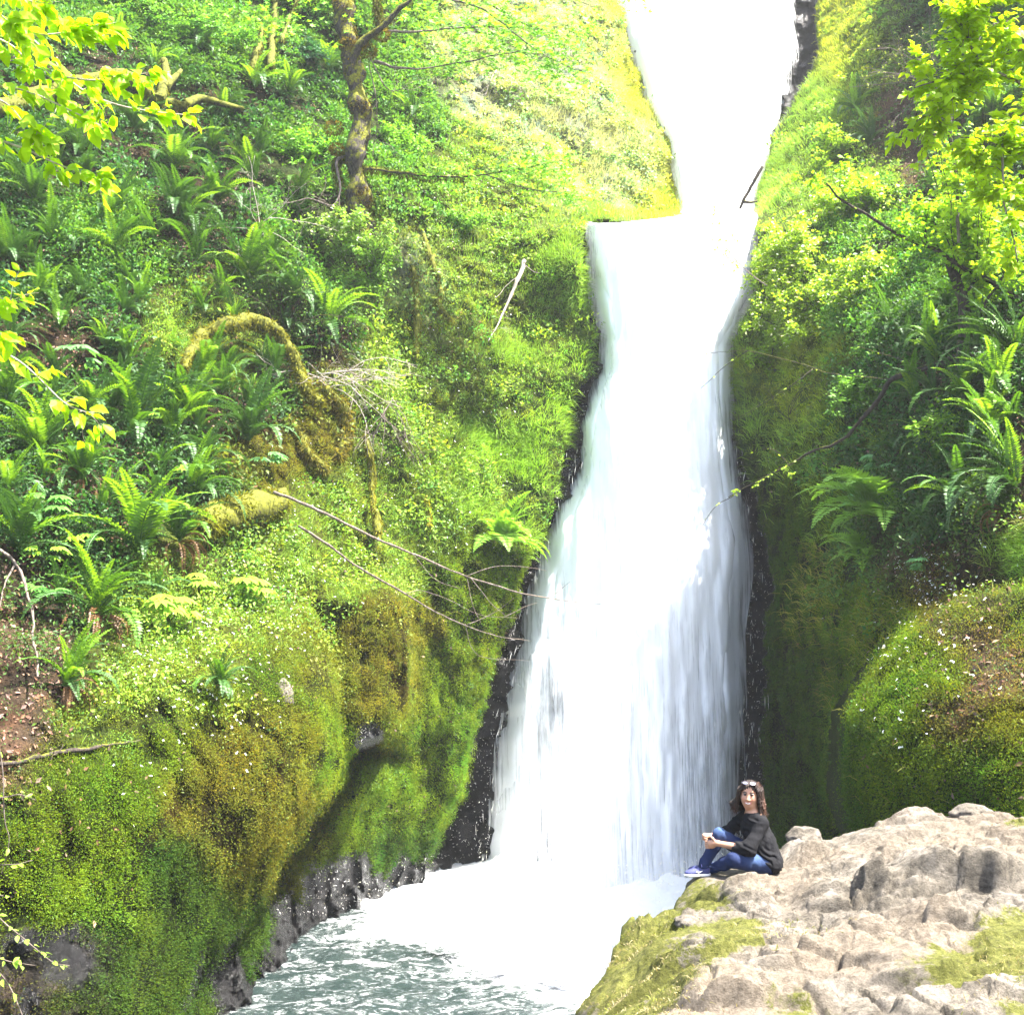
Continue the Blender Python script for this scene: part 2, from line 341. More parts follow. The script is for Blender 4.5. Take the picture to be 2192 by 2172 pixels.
# the grassy bank at the right
eC = np.interp(Vv, [1150, 1240, 1300, 1400, 1500, 1600, 1680, 1780, 1900], [2160, 2060, 1940, 1880, 1825, 1805, 1800, 1830, 1830]) + 9 * fbm(np.stack([Vv * 0, Vv / 45, Vv * 0 + 9], -1), 3, 6)
tC = np.clip(1 - (U - eC) / 150, 0, None)
DC = TPS([(1830,1500),(1850,1750),(2000,1400),(2000,1700),(2192,1300),(2192,1600),(2700,1300),(2700,1800),(1960,1290),(2192,2000),(2000,2000)],
         [19.2,18.3,18.8,17,18.6,16,15,12.5,20.5,14.2,15.5], 500., 1e-4)(U, Vv) + 2.6 * (1 - np.sqrt(np.clip(1 - tC ** 2, 0, 1))) + np.clip(tC - 1, 0, None) * 150 * .25
topC = np.interp(U, [1780, 1850, 1950, 2050, 2192, 2700], [1480, 1400, 1300, 1265, 1238, 1200])
DC = DC + 10 * sstep(30, -60, Vv - topC)
D = D + 2.2 * np.exp(-((U - eA - 14) / 26) ** 2) * sstep(1430, 1520, Vv) * sstep(1960, 1850, Vv) + 1.4 * np.exp(-((U - 790) / 60) ** 2 - ((Vv - 1615) / 30) ** 2)
D = np.minimum(np.minimum(D, DA), np.minimum(DB, DC))
bulA = (DA <= D + 1e-6).astype(float); bulB = (DB <= D + 1e-6).astype(float); bulC = (DC <= D + 1e-6).astype(float)
# gully worn by the fall
L_, R_ = fl(Vv), fr(Vv)
bandw = np.where(Vv < 470, 6, np.interp(Vv, [470, 640, 900, 1100, 1400, 1700, 1840], [14, 26, 42, 40, 54, 85, 130]))
bandr = np.where(Vv < 440, np.interp(Vv, [0, 200, 300], [45, 30, 8]), np.interp(Vv, [440, 600, 900, 1050, 1225, 1475, 1700], [16, 14, 20, 40, 66, 62, 48]))
jit = 14 * fbm(np.stack([U / 70, Vv / 40, U * 0], -1), 4, 21)
inn = np.minimum(U - (L_ - bandw) + jit, (R_ + bandr) - U + jit)          # >0 inside the wet gully
gully = sstep(0, 26, inn)
land = (~((bulA + bulB + bulC) > 0)).astype(float)
D = np.where(land > 0, np.where(gully > 0, D * (1 - gully) + (df(Vv) + .9) * gully, D), D)
P0 = at(U, Vv, D)
zc = P0[..., 2]
rel = np.clip(1 - gully, 0, 1) * sstep(0, 1.6, zc + .6 * fbm(P0 * .6, 3, 2))
# relief: broad lumps, moss cushions stretched downhill, rock blocks where wet
big = fbm(P0 * .22, 4, 31); mid = fbm(P0 * np.array([.8, .8, .55]), 4, 41)
w1, w2, wid = worley(P0 * np.array([1.9, 1.2, 1.25]) + .45 * fbm(P0 * 1.3, 2, 3)[..., None], 51)
wb1, wb2, wbid = worley(P0 * np.array([1.7, 1.7, 1.3]) + .3 * fbm(P0 * 2., 2, 8)[..., None], 71)
mossy = np.clip(bulA * sstep(1330, 1480, Vv) + bulB + .5 * bulC + .6 * sstep(900, 1400, Vv) * land + .75 * land * sstep(1560, 1620, U) * sstep(550, 800, Vv), 0, 1)
disp = 1.0 * big * (1 - gully) * sstep(0, 60, np.abs(inn)) + .35 * mid
disp = disp - mossy * rel * .62 * (1 - np.clip(w1, 0, 1) ** 2) + (1 - rel) * ((wbid - .5) * .8 + .25 * fbm(P0 * 3, 4, 81))
disp = disp - (.15 + .85 * mossy) * rel * .17 * (1 - np.clip(worley(P0 * np.array([4.6, 3, 3.2]) + .4 * fbm(P0 * 3, 2, 5)[..., None], 57)[0], 0, 1) ** 2)
disp = disp + .20 * fbm(P0 * 3.0, 5, 61) + (1 - rel) * .30 * (worley(P0 * np.array([3.2, 3.2, 2.6]), 88)[2] - .5)
D = D + disp * np.clip(D / 36, .5, 1)
hole = np.exp(-(((U - 345) / 24) ** 2 + ((Vv - 800) / 17) ** 2) ** 2); D = D + 1.6 * hole
D = np.where(Vv > 1830, np.maximum(D, 12), D)
PT = at(U, Vv, D)
Nt = unit(np.cross(np.gradient(PT, axis=1), np.gradient(PT, axis=0)))
Nt = Nt * np.where((Nt * (PT - np.array([0, 0, CAMZ]))).sum(-1, keepdims=True) > 0, -1, 1)
area = np.linalg.norm(np.cross(np.gradient(PT, axis=1), np.gradient(PT, axis=0)), axis=-1)
facing = np.abs((Nt * unit(PT - np.array([0, 0, CAMZ]))).sum(-1))

# what grows where: letters at photo points; each patch of ground takes the nearest, with ragged borders
ZTXT = """50,50S 250,50S 450,50S 650,50S 850,50S 1000,50P 1150,50P 1250,50P 1345,60Y 1790,50Y 1860,50H 1950,60L 2050,50S 2180,50S
50,200F 250,200F 450,200F 650,200L 850,200S 1000,200P 1120,200P 1280,200P 1400,200Y 1740,200H 1850,200G 1930,240B 1975,300B 2090,200S
50,350F 250,350F 450,350F 600,350S 850,350S 1000,350G 1150,350P 1300,350P 1440,350Y 1690,350H 1790,350G 1930,360B 2100,350L
50,500F 250,500S 450,500F 650,500S 850,500G 900,560P 1000,500G 1150,500G 1240,560H 1680,500H 1800,500S 1950,500S 2100,500S
50,700F 250,700F 430,680G 650,700F 850,700G 1000,700G 1150,700G 1240,740H 1620,700H 1800,700S 1950,700L 2100,700L
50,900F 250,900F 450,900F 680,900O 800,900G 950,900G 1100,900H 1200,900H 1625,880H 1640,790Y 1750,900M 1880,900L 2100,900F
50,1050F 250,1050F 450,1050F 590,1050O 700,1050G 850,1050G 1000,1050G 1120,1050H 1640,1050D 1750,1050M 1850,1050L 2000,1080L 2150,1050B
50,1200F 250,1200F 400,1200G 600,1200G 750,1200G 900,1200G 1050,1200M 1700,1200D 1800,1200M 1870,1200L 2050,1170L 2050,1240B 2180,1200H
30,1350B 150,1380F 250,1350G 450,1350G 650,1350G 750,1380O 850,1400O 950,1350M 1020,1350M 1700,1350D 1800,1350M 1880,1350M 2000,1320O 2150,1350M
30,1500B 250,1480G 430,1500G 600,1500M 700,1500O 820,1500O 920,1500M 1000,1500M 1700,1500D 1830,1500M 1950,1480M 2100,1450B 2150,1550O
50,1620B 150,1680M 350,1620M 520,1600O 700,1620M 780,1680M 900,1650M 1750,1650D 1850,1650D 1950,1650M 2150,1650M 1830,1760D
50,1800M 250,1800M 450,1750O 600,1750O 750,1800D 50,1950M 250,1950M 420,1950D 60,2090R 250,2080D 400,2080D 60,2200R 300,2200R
-300,200S -300,700F -300,1200F -300,1700M -300,2200R 2400,200S 2400,700L 2400,1200H 2400,1700G 700,-200S 1100,-200P 1800,-200H 2200,-200S"""
ZP = []; ZK = []
for w in ZTXT.split(): a, b = w[:-1].split(','); ZP.append((float(a), float(b))); ZK.append(w[-1])
KINDS = "SFGPMOYHLDBR"
ZP = np.array(ZP); ZK = np.array([KINDS.index(k) for k in ZK])
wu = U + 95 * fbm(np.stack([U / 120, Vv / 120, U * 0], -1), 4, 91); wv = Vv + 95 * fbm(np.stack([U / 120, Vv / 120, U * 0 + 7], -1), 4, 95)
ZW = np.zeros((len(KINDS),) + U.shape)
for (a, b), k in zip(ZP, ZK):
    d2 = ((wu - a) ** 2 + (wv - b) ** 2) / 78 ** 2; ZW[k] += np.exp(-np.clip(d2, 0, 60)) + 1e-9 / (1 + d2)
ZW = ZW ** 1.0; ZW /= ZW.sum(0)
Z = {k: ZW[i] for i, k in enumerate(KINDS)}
GROUND = dict(S=(.035, .05, .014), F=(.038, .028, .017), G=(.075, .10, .02), P=(.23, .26, .17), M=(.028, .042, .007), O=(.06, .05, .01), Y=(.19, .26, .02), H=(.07, .10, .02), L=(.04, .05, .02), D=(.015, .025, .006), B=(.085, .055, .036), R=(.06, .052, .045))  # soil and under-moss tones darkened to stand in for slope and crevice shade
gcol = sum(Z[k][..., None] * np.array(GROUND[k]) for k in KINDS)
gcol = gcol * (1 + .35 * fbm(PT * .9, 4, 101))[..., None]
lum = fbm(PT * 1.7, 3, 111)[..., None]; gcol = np.clip(gcol * (1 + .25 * lum * np.array([1.6, .7, .3])), .004, 1)
wet = np.clip(np.maximum(gully, (1 - sstep(.1, 1.5 + .9 * sstep(500, 750, Vv * 0 + U), PT[..., 2] + 1.0 * fbm(PT * .9, 4, 5))) * (U < 1750)), 0, 1)
wet = np.maximum(wet, np.clip(Z['R'] * (.55 + .9 * fbm(PT * 1.5, 4, 131)), 0, 1))
wet = np.maximum(wet, .9 * sstep(1520, 1570, Vv) * bulB * sstep(60, 0, np.abs(U - 790)))
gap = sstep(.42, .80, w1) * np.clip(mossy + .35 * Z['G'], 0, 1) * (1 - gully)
gap = np.maximum(gap, np.clip(hole * 1.6, 0, 1)); gcol = gcol * (1 - .45 * gap[..., None])  # painted shade: ground darkened between moss cushions and inside the burrow
nv, nu = U.shape
ii = np.arange(nv - 1)[:, None] * nu + np.arange(nu - 1)[None]
quads = np.stack([ii, ii + nu, ii + nu + 1, ii + 1], -1).reshape(-1, 4)
M_TERR = mat_terrain()
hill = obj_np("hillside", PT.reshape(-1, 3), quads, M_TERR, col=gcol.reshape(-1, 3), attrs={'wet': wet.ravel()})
tag(hill, "steep green gorge slopes with wet dark rock beside the water", None, None, 'structure')

def tpos(u, v):
    """bilinear point and normal on the terrain at photo pixel(s)"""
    u = np.asarray(u, float); v = np.asarray(v, float)
    x = np.clip((u - GU0) / GST, 0, nu - 1.001); y = np.clip((v - GV0) / GST, 0, nv - 1.001)
    i = x.astype(int); j = y.astype(int); a = (x - i)[..., None]; b = (y - j)[..., None]
    f = lambda A: (A[j, i] * (1 - a) + A[j, i + 1] * a) * (1 - b) + (A[j + 1, i] * (1 - a) + A[j + 1, i + 1] * a) * b
    return f(PT), unit(f(Nt))

# ------------------------------------------------------------------ water
def fall_sheet(name, v0, v1, off, mat, dens_fn, label, seed, spread=0., k=1.):
    vs = np.arange(v0, v1 + 1, 8.); s = np.linspace(0, 1, 110); S, VV = np.meshgrid(s, vs)
    l = fl(VV) - spread; r = fr(VV) + spread
    l = l + 6 * fbm(np.stack([VV / 90, VV * 0, VV * 0 + seed], -1), 3, seed); r = r + 6 * fbm(np.stack([VV / 90, VV * 0, VV * 0 + seed], -1), 3, seed + 4)
    UU = l + (r - l) * S; Dd = df(VV) - off * (.4 + .6 * np.sin(np.pi * S)) - k * .9 * np.sin(np.pi * S) ** .7
    Dd = Dd + 1.0 * sstep(.10, 0., np.minimum(S, 1 - S))
    VV = VV + (7 * fbm(np.stack([S * 9, S * 0, S * 0 + seed], -1), 3, seed + 7)) * sstep(40, 0, VV - v0) * (v0 > 0)
    p0 = at(UU, VV, Dd)
    Dd = Dd - .40 * fbm(p0 * np.array([.9, 0, .22]), 4, seed) - .10 * fbm(p0 * np.array([4., 0, .4]), 3, seed + 2)
    P = at(UU, VV, Dd)
    x = P[..., 0]; z = P[..., 2]; uv = np.stack([x, z + .0 * x], -1)
    ui = np.arange(len(vs) - 1)[:, None] * len(s) + np.arange(len(s) - 1)[None]
    q = np.stack([ui, ui + len(s), ui + len(s) + 1, ui + 1], -1).reshape(-1, 4)
    o = obj_np(name, P.reshape(-1, 3), q, mat, attrs={'dens': dens_fn(S, VV, UU).ravel()}, uv=uv.reshape(-1, 2))
    return o
M_FALL = mat_fall("falling water"); M_VEIL = mat_fall("water veil", sx=14, sy=.55)
def dens_main(S, V_, U_):
    e = np.minimum(S, 1 - S) * (fr(V_) - fl(V_)); a = .37 * sstep(0, 34, e) - .07
    a = a - .25 * sstep(1100, 1400, V_) * np.exp(-((U_ - (1185 - (V_ - 1400) * .06)) / 55) ** 2)      # thin torn water on the left flank
    a = a - .24 * sstep(1450, 1750, V_) * sstep(1430, 1500, U_) - .15 * sstep(700, 900, V_) * sstep(60, 0, e) * sstep(1200, 1000, V_)
    return a - .05 - .10 * sstep(1100, 1600, V_)
f1 = fall_sheet("waterfall", 456, 2010, .35, M_FALL, dens_main, "", 3, spread=7)
tag(f1, "broad white lower waterfall plunging into the pool", None, None, 'structure')
f2 = fall_sheet("waterfall_veil", 476, 2010, .95, M_VEIL, lambda S, V_, U_: dens_main(S, V_, U_) - .10, "", 13, spread=-6)
tag(f2, "thin white veil of water in front of the lower waterfall", None, None, 'structure')
f3 = fall_sheet("upper_waterfall", -500, 468, .5, M_FALL, lambda S, V_, U_: .45 * sstep(0, 40, np.minimum(S, 1 - S) * (fr(V_) - fl(V_))) - .1 - .45 * sstep(260, 100, V_) * sstep(55, 20, fr(V_) - U_) , "", 23)
tag(f3, "blinding white upper waterfall above the rock ledge", None, None, 'structure')

xs = np.arange(-22, 12, .09); ys = np.arange(13, 41, .09); X, Yy = np.meshgrid(xs, ys)
pp = np.stack([X, Yy, X * 0], -1)
a0 = np.array([-4.7, 31.2]); b0 = np.array([1.6, 22.6]); dd = (b0 - a0) / np.linalg.norm(b0 - a0)
side = (X - a0[0]) * (-dd[1]) - (Yy - a0[1]) * (-dd[0]); side = -((b0[0] - a0[0]) * (Yy - a0[1]) - (b0[1] - a0[1]) * (X - a0[0])) / np.linalg.norm(b0 - a0)
side = -side
fall_c = np.hypot((X - 3.2) / 3.8, (Yy - 36.5) / 2.2)
foam = .50 * sstep(-2.4, 3.2, side + 1.2 * fbm(pp * .5, 3, 7)) + .30 * sstep(1.0, 4.0, side) - .15 + .6 * sstep(1.6, .7, fall_c) + .10 * fbm(pp * .35, 3, 9)
foam = np.maximum(foam, .30 * sstep(.9, .1, np.abs(Yy - (22.5 + (X + 5.4) * -1.0) - 0) / 3) * 0)
wh = .10 * fbm(pp * np.array([.8, 1.3, 1]), 4, 15) + .035 * fbm(pp * 3.1, 3, 17) + np.clip(side / 10, 0, 1) * .12 * fbm(pp * 1.6, 4, 19)
wh = wh + .55 * sstep(1.6, .5, fall_c) * (.6 + .5 * fbm(pp * 1.1, 4, 25)) + .35 * np.exp(-((X + .3) / 1.1) ** 2 - ((Yy - 35.6) / 1.3) ** 2) * (1 + .5 * fbm(pp * 2.5, 3, 27))
nx = len(xs); ii = np.arange(len(ys) - 1)[:, None] * nx + np.arange(nx - 1)[None]
pool = obj_np("water", np.stack([X, Yy, wh], -1).reshape(-1, 3), np.stack([ii, ii + 1, ii + nx + 1, ii + nx], -1).reshape(-1, 4), mat_pool(), attrs={'foam': foam.ravel()})
tag(pool, "dark teal plunge pool streaked with white foam", None, None, 'structure')
bed = obj_np("pool_bed", [(-60, -30, -1.2), (60, -30, -1.2), (60, 70, -1.2), (-60, 70, -1.2)], np.array([[0, 1, 2, 3]]), M_TERR, col=np.full((4, 3), .04), attrs={'wet': np.ones(4)})
tag(bed, "dark stony bed under the pool", None, None, 'structure')

# ------------------------------------------------------------------ the rock outcrop she sits on: a height field of broken blocks
def px(u, v, Y): return tuple(at(u, v, Y))
RIM = [(-3.2, 2.0), (-1.5, 4.0), (-.35, 5.6), (.15, 7.2)] + [tuple(at(u, v, y)[:2]) for u, v, y in [(1243,2172,8.5),(1232,2110,9.1),(1260,2060,9.7),(1350,1950,10.7),(1440,1892,11.35),(1500,1872,11.8),(1600,1840,12.1),(1680,1800,12.6),(1740,1772,12.8),(1830,1752,13.0),(1920,1717,13.4),(2000,1716,13.5),(2192,1726,13.3)]] + [(6.8, 13.1), (8.5, 12.2), (10, 9), (10.5, 2), (10.5, -3), (-5.4, -3), (-5.6, 7.4), (-4.6, 8.9), (-4.0, 8.7), (-3.75, 7.2), (-3.3, 5.0)]
RIM = np.array(RIM)
def poly_sd(x, y, P):
    d = np.full(x.shape, 1e9); ins = np.zeros(x.shape, bool)
    for k in range(len(P)):
        a = P[k]; b = P[(k + 1) % len(P)]; e = b - a; t = np.clip(((x - a[0]) * e[0] + (y - a[1]) * e[1]) / e.dot(e), 0, 1)
        d = np.minimum(d, np.hypot(x - a[0] - t * e[0], y - a[1] - t * e[1]))
        c = ((a[1] > y) != (b[1] > y)); 
        if abs(e[1]) > 1e-9: ins ^= c & (x < e[0] * (y - a[1]) / e[1] + a[0])
    return np.where(ins, d, -d)
zpts = [(1600,1865,11.6),(1500,1872,11.8),(1690,1800,12.6),(1830,1752,13),(1920,1717,13.4),(2000,1716,13.5),(2192,1726,13.3),(2192,1900,10),(1900,1900,10.3),(1700,1950,10.1),(2192,2172,7.15),
        (1800,2100,7.9),(1500,2100,8.1),(1440,1892,11.35),(1350,1950,10.7),(1350,2050,9.5),(1260,2060,9.7),(1243,2172,8.5),(1232,2110,9.1),(1450,2000,9.7)]
zp = [tuple(at(*q)) for q in zpts] + [(0, 3, 5.75), (4, 3, 5.8), (9, 3, 5.8), (9, 12, 5.7), (0, -2, 5.9), (6, -2, 5.9), (-3, 1, 5.8), (-4.6, 4, 5.7), (-4.6, 8, 5.4)]
rz = TPS([(p[0], p[1]) for p in zp], [p[2] for p in zp], 4., 2e-3)
def blocks(x, y, s, amp, g, seed, k=9., ax=(1, 1)):
    gx = x / s * ax[0]; gy = y / s * ax[1]; wp = np.stack([gx, gy, gx * 0], -1)
    gx = gx + .35 * fbm(wp * 1.3, 3, seed); gy = gy + .35 * fbm(wp * 1.3, 3, seed + 5)
    fx = np.floor(gx).astype(np.int64); fy = np.floor(gy).astype(np.int64); num = 0; den = 0
    for a in (-1, 0, 1):
        for b in (-1, 0, 1):
            ix = (fx + a) & 0xffffffff; iy = (fy + b) & 0xffffffff; z = ix * 0
            qx = fx + a + _h(ix, iy, z, seed); qy = fy + b + _h(ix, iy, z, seed + 1)
            h = amp * (_h(ix, iy, z, seed + 2) - .5) * 2 + g * s * ((_h(ix, iy, z, seed + 3) - .5) * (gx - qx) + (_h(ix, iy, z, seed + 4) - .62) * (gy - qy)) * 2
            w = np.exp(-k * ((gx - qx) ** 2 + (gy - qy) ** 2) * 2); num = num + w * h; den = den + w
    return num / (den + 1e-12)
LEDGE = [(1705,1845,.42,.30),(1620,1925,.20,.16),(1830,1930,.40,.15),(1960,1935,.40,.22),(2090,1930,.5,.34),(1870,2010,.22,.14),(1690,2060,.3,.1),(1760,2140,.4,.10),(1560,2140,.3,.18),(1930,1800,.5,.12),(1540,1900,.0,.0),(2040,2010,.3,.12),(1480,2020,.3,.12),(1990,2100,.35,.12)]
def rock_h(x, y):
    p = np.stack([x, y, x * 0], -1); sd = poly_sd(x, y, RIM) + .12 * fbm(p * 1.6, 4, 201)
    z = rz(x, y); z = z; seat = np.exp(-(((x + .10 * fbm(p * 2.5, 2, 299) - 2.12) / .64) ** 2 + ((y - 11.6) / .42) ** 2) ** 2)
    det = blocks(x, y, 1.25, .085, .17, 211, 90, (.65, 1.2)) + (.35 + .65 * sstep(-.1, .35, fbm(p * .55, 2, 209))) * (blocks(x + 3, y, .48, .045, .26, 231, 80, (.6, 1.25)) + blocks(x, y + 5, .2, .016, .30, 251, 40, (.8, 1.1))) + .045 * fbm(p * 1.2, 3, 261) + .016 * fbm(p * 9, 4, 271) - .07 * np.clip(1 - np.abs(fbm(p * .9, 3, 273)) / .04, 0, 1) - .035 * np.clip(1 - np.abs(fbm(p * 2.3 + 4, 3, 277)) / .05, 0, 1)
    for u, v, w, H in LEDGE:
        H = H * .85
        if H == 0: continue
        q = at(u, v, (CAMZ - 5.15) * FPX / (v - 1316)); wx = (x - q[0]) / w; dy = y - (q[1] + .10 * fbm(p * 3, 2, int(u)) + .25 * wx ** 2 * w)
        det = det + H * np.exp(-wx ** 4 * 2) * sstep(-.015, .035, dy) * np.exp(-np.clip(dy, 0, 9) / .8) - .35 * H * np.exp(-wx ** 4 * 2) * np.exp(-((dy + .12) / .14) ** 2)
    z = z + det * (1 - .85 * seat)
    z = z - .25 * np.exp(-np.clip(sd, 0, 9) / .25) * (1 - seat)
    out = np.clip(-sd, 0, None)
    z = z * (1 - .9 * seat) + .9 * seat * 5.125
    sd = np.maximum(sd, np.where(seat > .5, .05, -9)); out = np.clip(-sd, 0, None)
    return z - out * 5.5 - 1.2 * sstep(0, .5, out) + .5 * (blocks(x * 1.0, y, .5, .5, .2, 281)) * sstep(0, .3, out), sd
xs = np.concatenate([np.arange(-7, -.7, .09), np.arange(-.7, 6.2, .018), np.arange(6.2, 11, .07)]); ys = np.concatenate([np.arange(-3, 5.6, .12), np.arange(5.6, 14.2, .018), np.arange(14.2, 15.6, .05)]); X, Yy = np.meshgrid(xs, ys)
Zr, sdr = rock_h(X, Yy); PR = np.stack([X, Yy, np.maximum(Zr, -1.5)], -1)
nx = len(xs); ii = np.arange(len(ys) - 1)[:, None] * nx + np.arange(nx - 1)[None]
ru = 1096 + X / np.clip(Yy, 1, 99) * FPX * 1.0
rv = 1316 + (CAMZ - Zr) / np.clip(Yy, 1, 99) * FPX
mossR = .50 * np.exp(-(((ru - 1330) / 190) ** 2 + ((rv - 2050) / 170) ** 2) ** 1.5) + .5 * np.exp(-((ru - 2170) / 160) ** 2 - ((rv - 2090) / 130) ** 2) + .35 * np.exp(-((ru - 1640) / 110) ** 2 - ((rv - 1960) / 55) ** 2)
mossR = mossR + .45 * np.exp(-((ru - 1560) / 70) ** 2 - ((rv - 1990) / 60) ** 2) + .75 * np.exp(-((ru - 2180) / 60) ** 2 - ((rv - 1735) / 22) ** 2) + .12 + .45 * fbm(np.stack([X, Yy, X * 0], -1) * 1.1, 3, 301)
mossR = mossR + .6 * sstep(0, .4, -sdr)
dirt = sstep(.0, .6, fbm(np.stack([X, Yy, X * 0], -1) * .8, 3, 311) + .2)
rock = obj_np("rock_outcrop", PR.reshape(-1, 3), np.stack([ii, ii + 1, ii + nx + 1, ii + nx], -1).reshape(-1, 4), mat_rock(), attrs={'moss': mossR.ravel(), 'dirt': (dirt * .8).ravel()})
tag(rock, "weathered beige rock outcrop with moss patches above the pool", None, None, 'structure')
def rpos(x, y):
    z, s = rock_h(np.atleast_1d(np.asarray(x, float)), np.atleast_1d(np.asarray(y, float))); return z
# ------------------------------------------------------------------ ground cover (nobody could count it)
UP = np.array([0, 0, 1.])
M_LEAF = mat_leaf("green leaves", .42); M_MOSS = mat_leaf("moss shoots", .5, .9, .1); M_GLOW = mat_leaf("fresh translucent leaves", .6, .5, .35); M_GRASS = mat_leaf("grass blades", .35, .6, .25)
M_FLOWER = mat_leaf("white petals", .3, .6, .2); M_LITTER = mat_col("dead leaves")
visible = (U > -200) & (U < 2400) & (Vv > -200) & (Vv < 2230) & (facing > .04) & (PT[..., 2] > .15)
# leave out what the outcrop hides completely
visible &= ~((U > 1500) & (Vv > 1900)) & ~((U > 1300) & (Vv > 1960))
inframe = (U > -40) & (U < 2232) & (Vv > -40)
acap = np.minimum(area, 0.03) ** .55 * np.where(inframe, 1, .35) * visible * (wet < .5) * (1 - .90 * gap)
def scatter(w, n, seed):
    g = np.random.default_rng(seed); p = (w * acap).ravel(); c = np.cumsum(p); k = np.searchsorted(c, g.random(n) * c[-1])
    k = np.clip(k, 0, p.size - 1); u = U.ravel()[k] + g.random(n) * GST; v = Vv.ravel()[k] + g.random(n) * GST
    P, N = tpos(u, v); return u, v, P, N, k
def zc_(k, table):
    s = 0; t = 0
    for q, c in table.items(): w = Z[q].ravel()[k][:, None] ** 1.3; s = s + w * np.array(c); t = t + w
    return s / (t + 1e-9)
def rnd(g, n): return unit(g.normal(size=(n, 3)))

def clumps(name, w, ncl, per, rad, size, table, seed, mat, label, hgt=1., flat=.6, jitter=.35, zs=.75):
    g = np.random.default_rng(seed); u, v, P, N, k = scatter(w, ncl, seed)
    r = rad * g.uniform(.5, 1.5, ncl); out = unit(N * .8 + UP * .5)
    i = np.repeat(np.arange(ncl), per); n = len(i)
    d = rnd(g, n); d = np.where((d * out[i]).sum(-1, keepdims=True) < -.1, -d, d)
    rr = g.random(n) ** .4
    Q = P[i] + d * (r[i] * rr)[:, None] * np.array([1, 1, zs]) + out[i] * (r[i] * (hgt - .9) + .01)[:, None]
    nn = unit(d * (1 - flat) + UP * flat + rnd(g, n) * .45); dd = unit(d * .8 + rnd(g, n) * .8 - UP * .2)
    c = zc_(k, table); tone = g.uniform(1 - jitter, 1 + jitter, ncl)[:, None]; hue = g.normal(0, .12, (ncl, 1))
    c = c * tone * np.c_[1 + hue * 1.6, 1 + hue * .3, 1 - hue]
    vj = .3 if mat is M_LEAF else .1; cc = c[i] * g.uniform(1 - vj, 1 + vj, (n, 1)); dist = P[i, 1] / 34
    s = size * g.uniform(.6, 1.4, n) * (.25 + .85 * dist)
    V, F, C = leaf_quads(Q, dd, nn, s, s * g.uniform(.45, .7, n), cc)
    o = obj_np(name, V, F, mat, col=C, smooth=False); return tag(o, label, None, None, 'stuff')

patchy = lambda s, f=.55: np.clip(.55 + 1.3 * fbm(PT * f, 3, s), .03, 2)
GREEN = dict(S=(.085, .205, .022), F=(.03, .09, .014), L=(.03, .09, .017), G=(.18, .31, .035), P=(.30, .40, .16), H=(.18, .34, .03), M=(.08, .16, .015), O=(.14, .17, .02), Y=(.32, .38, .02), B=(.06, .12, .02), D=(.03, .08, .01), R=(.05, .1, .02))  # F, L, S greens lowered in colour for slope shade; D for shaded walls
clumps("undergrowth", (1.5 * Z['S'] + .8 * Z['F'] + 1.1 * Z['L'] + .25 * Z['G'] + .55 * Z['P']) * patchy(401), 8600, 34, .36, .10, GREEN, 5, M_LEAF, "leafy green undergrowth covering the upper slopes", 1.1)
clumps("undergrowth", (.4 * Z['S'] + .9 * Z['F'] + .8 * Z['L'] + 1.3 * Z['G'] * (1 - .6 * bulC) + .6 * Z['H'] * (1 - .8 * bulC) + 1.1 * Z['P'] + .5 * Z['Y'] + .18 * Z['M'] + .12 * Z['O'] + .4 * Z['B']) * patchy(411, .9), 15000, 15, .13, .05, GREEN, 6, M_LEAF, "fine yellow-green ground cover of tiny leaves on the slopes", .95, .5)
clumps("undergrowth", (.7 * Z['F'] + .8 * Z['L'] + .5 * Z['S']) * patchy(421, .7), 1800, 24, .26, .13, dict(GREEN, F=(.035, .11, .022), L=(.03, .09, .02), S=(.07, .2, .02)), 7, M_LEAF, "larger leaves on the slopes, coloured dark for shade", 1.0)

def fuzz(name, w, n, L, table, seed, mat, label, width=.16, up=.35, droop=0., tip=1.25):
    g = np.random.default_rng(seed); u, v, P, N, k = scatter(w, n, seed)
    l = L * g.uniform(.4, 1.4, n) * (.3 + .8 * P[:, 1] / 34); d = unit(N * .7 + UP * up + rnd(g, n) * .5); s = unit(np.cross(d, rnd(g, n)))
    Q = P + rnd(g, n) * .02; wd = (l * width)[:, None]; l = l[:, None]
    c = zc_(k, table) * (1 + .45 * fbm(P * 1.3, 3, 431))[:, None] * g.uniform(.85, 1.15, (n, 1))
    hue = fbm(P * .8, 3, 441)[:, None] * .35; c = c * np.c_[1 + hue * 1.3, 1 + hue * .2, 1 - hue]
    V = np.stack([Q - s * wd, Q + s * wd, Q + d * l * .6 + s * wd * .8 - UP * droop * l * .3, Q + d * l - UP * droop * l], 1).reshape(-1, 3)
    F = np.arange(n)[:, None] * 4 + np.array([[0, 1, 2, 3]]); C = np.stack([c * .8, c * .8, c, c * tip], 1).reshape(-1, 3)
    return tag(obj_np(name, V, F, mat, col=C, smooth=False), label, None, None, 'stuff')
MOSSC = dict(M=(.12, .20, .012), O=(.155, .165, .018), Y=(.28, .37, .015), G=(.19, .27, .025), D=(.05, .10, .012), H=(.2, .32, .03), P=(.45, .42, .2), S=(.12, .2, .02), F=(.1, .12, .02), L=(.06, .11, .02), B=(.2, .13, .06), R=(.08, .09, .03))  # D is moss coloured dark to paint shade on walls and undersides
fuzz("moss", 1.6 * Z['M'] + 1.5 * Z['O'] + 1.2 * Z['Y'] + .8 * Z['G'] + 1.2 * Z['D'] + .5 * Z['H'] + .3 * Z['F'] + .6 * Z['R'], 430000, .05, MOSSC, 8, M_MOSS, "deep green and ochre moss covering the buttress and gorge walls", .22, .3, .25)
MC = {k: tuple(x * .85 for x in v) for k, v in MOSSC.items()}
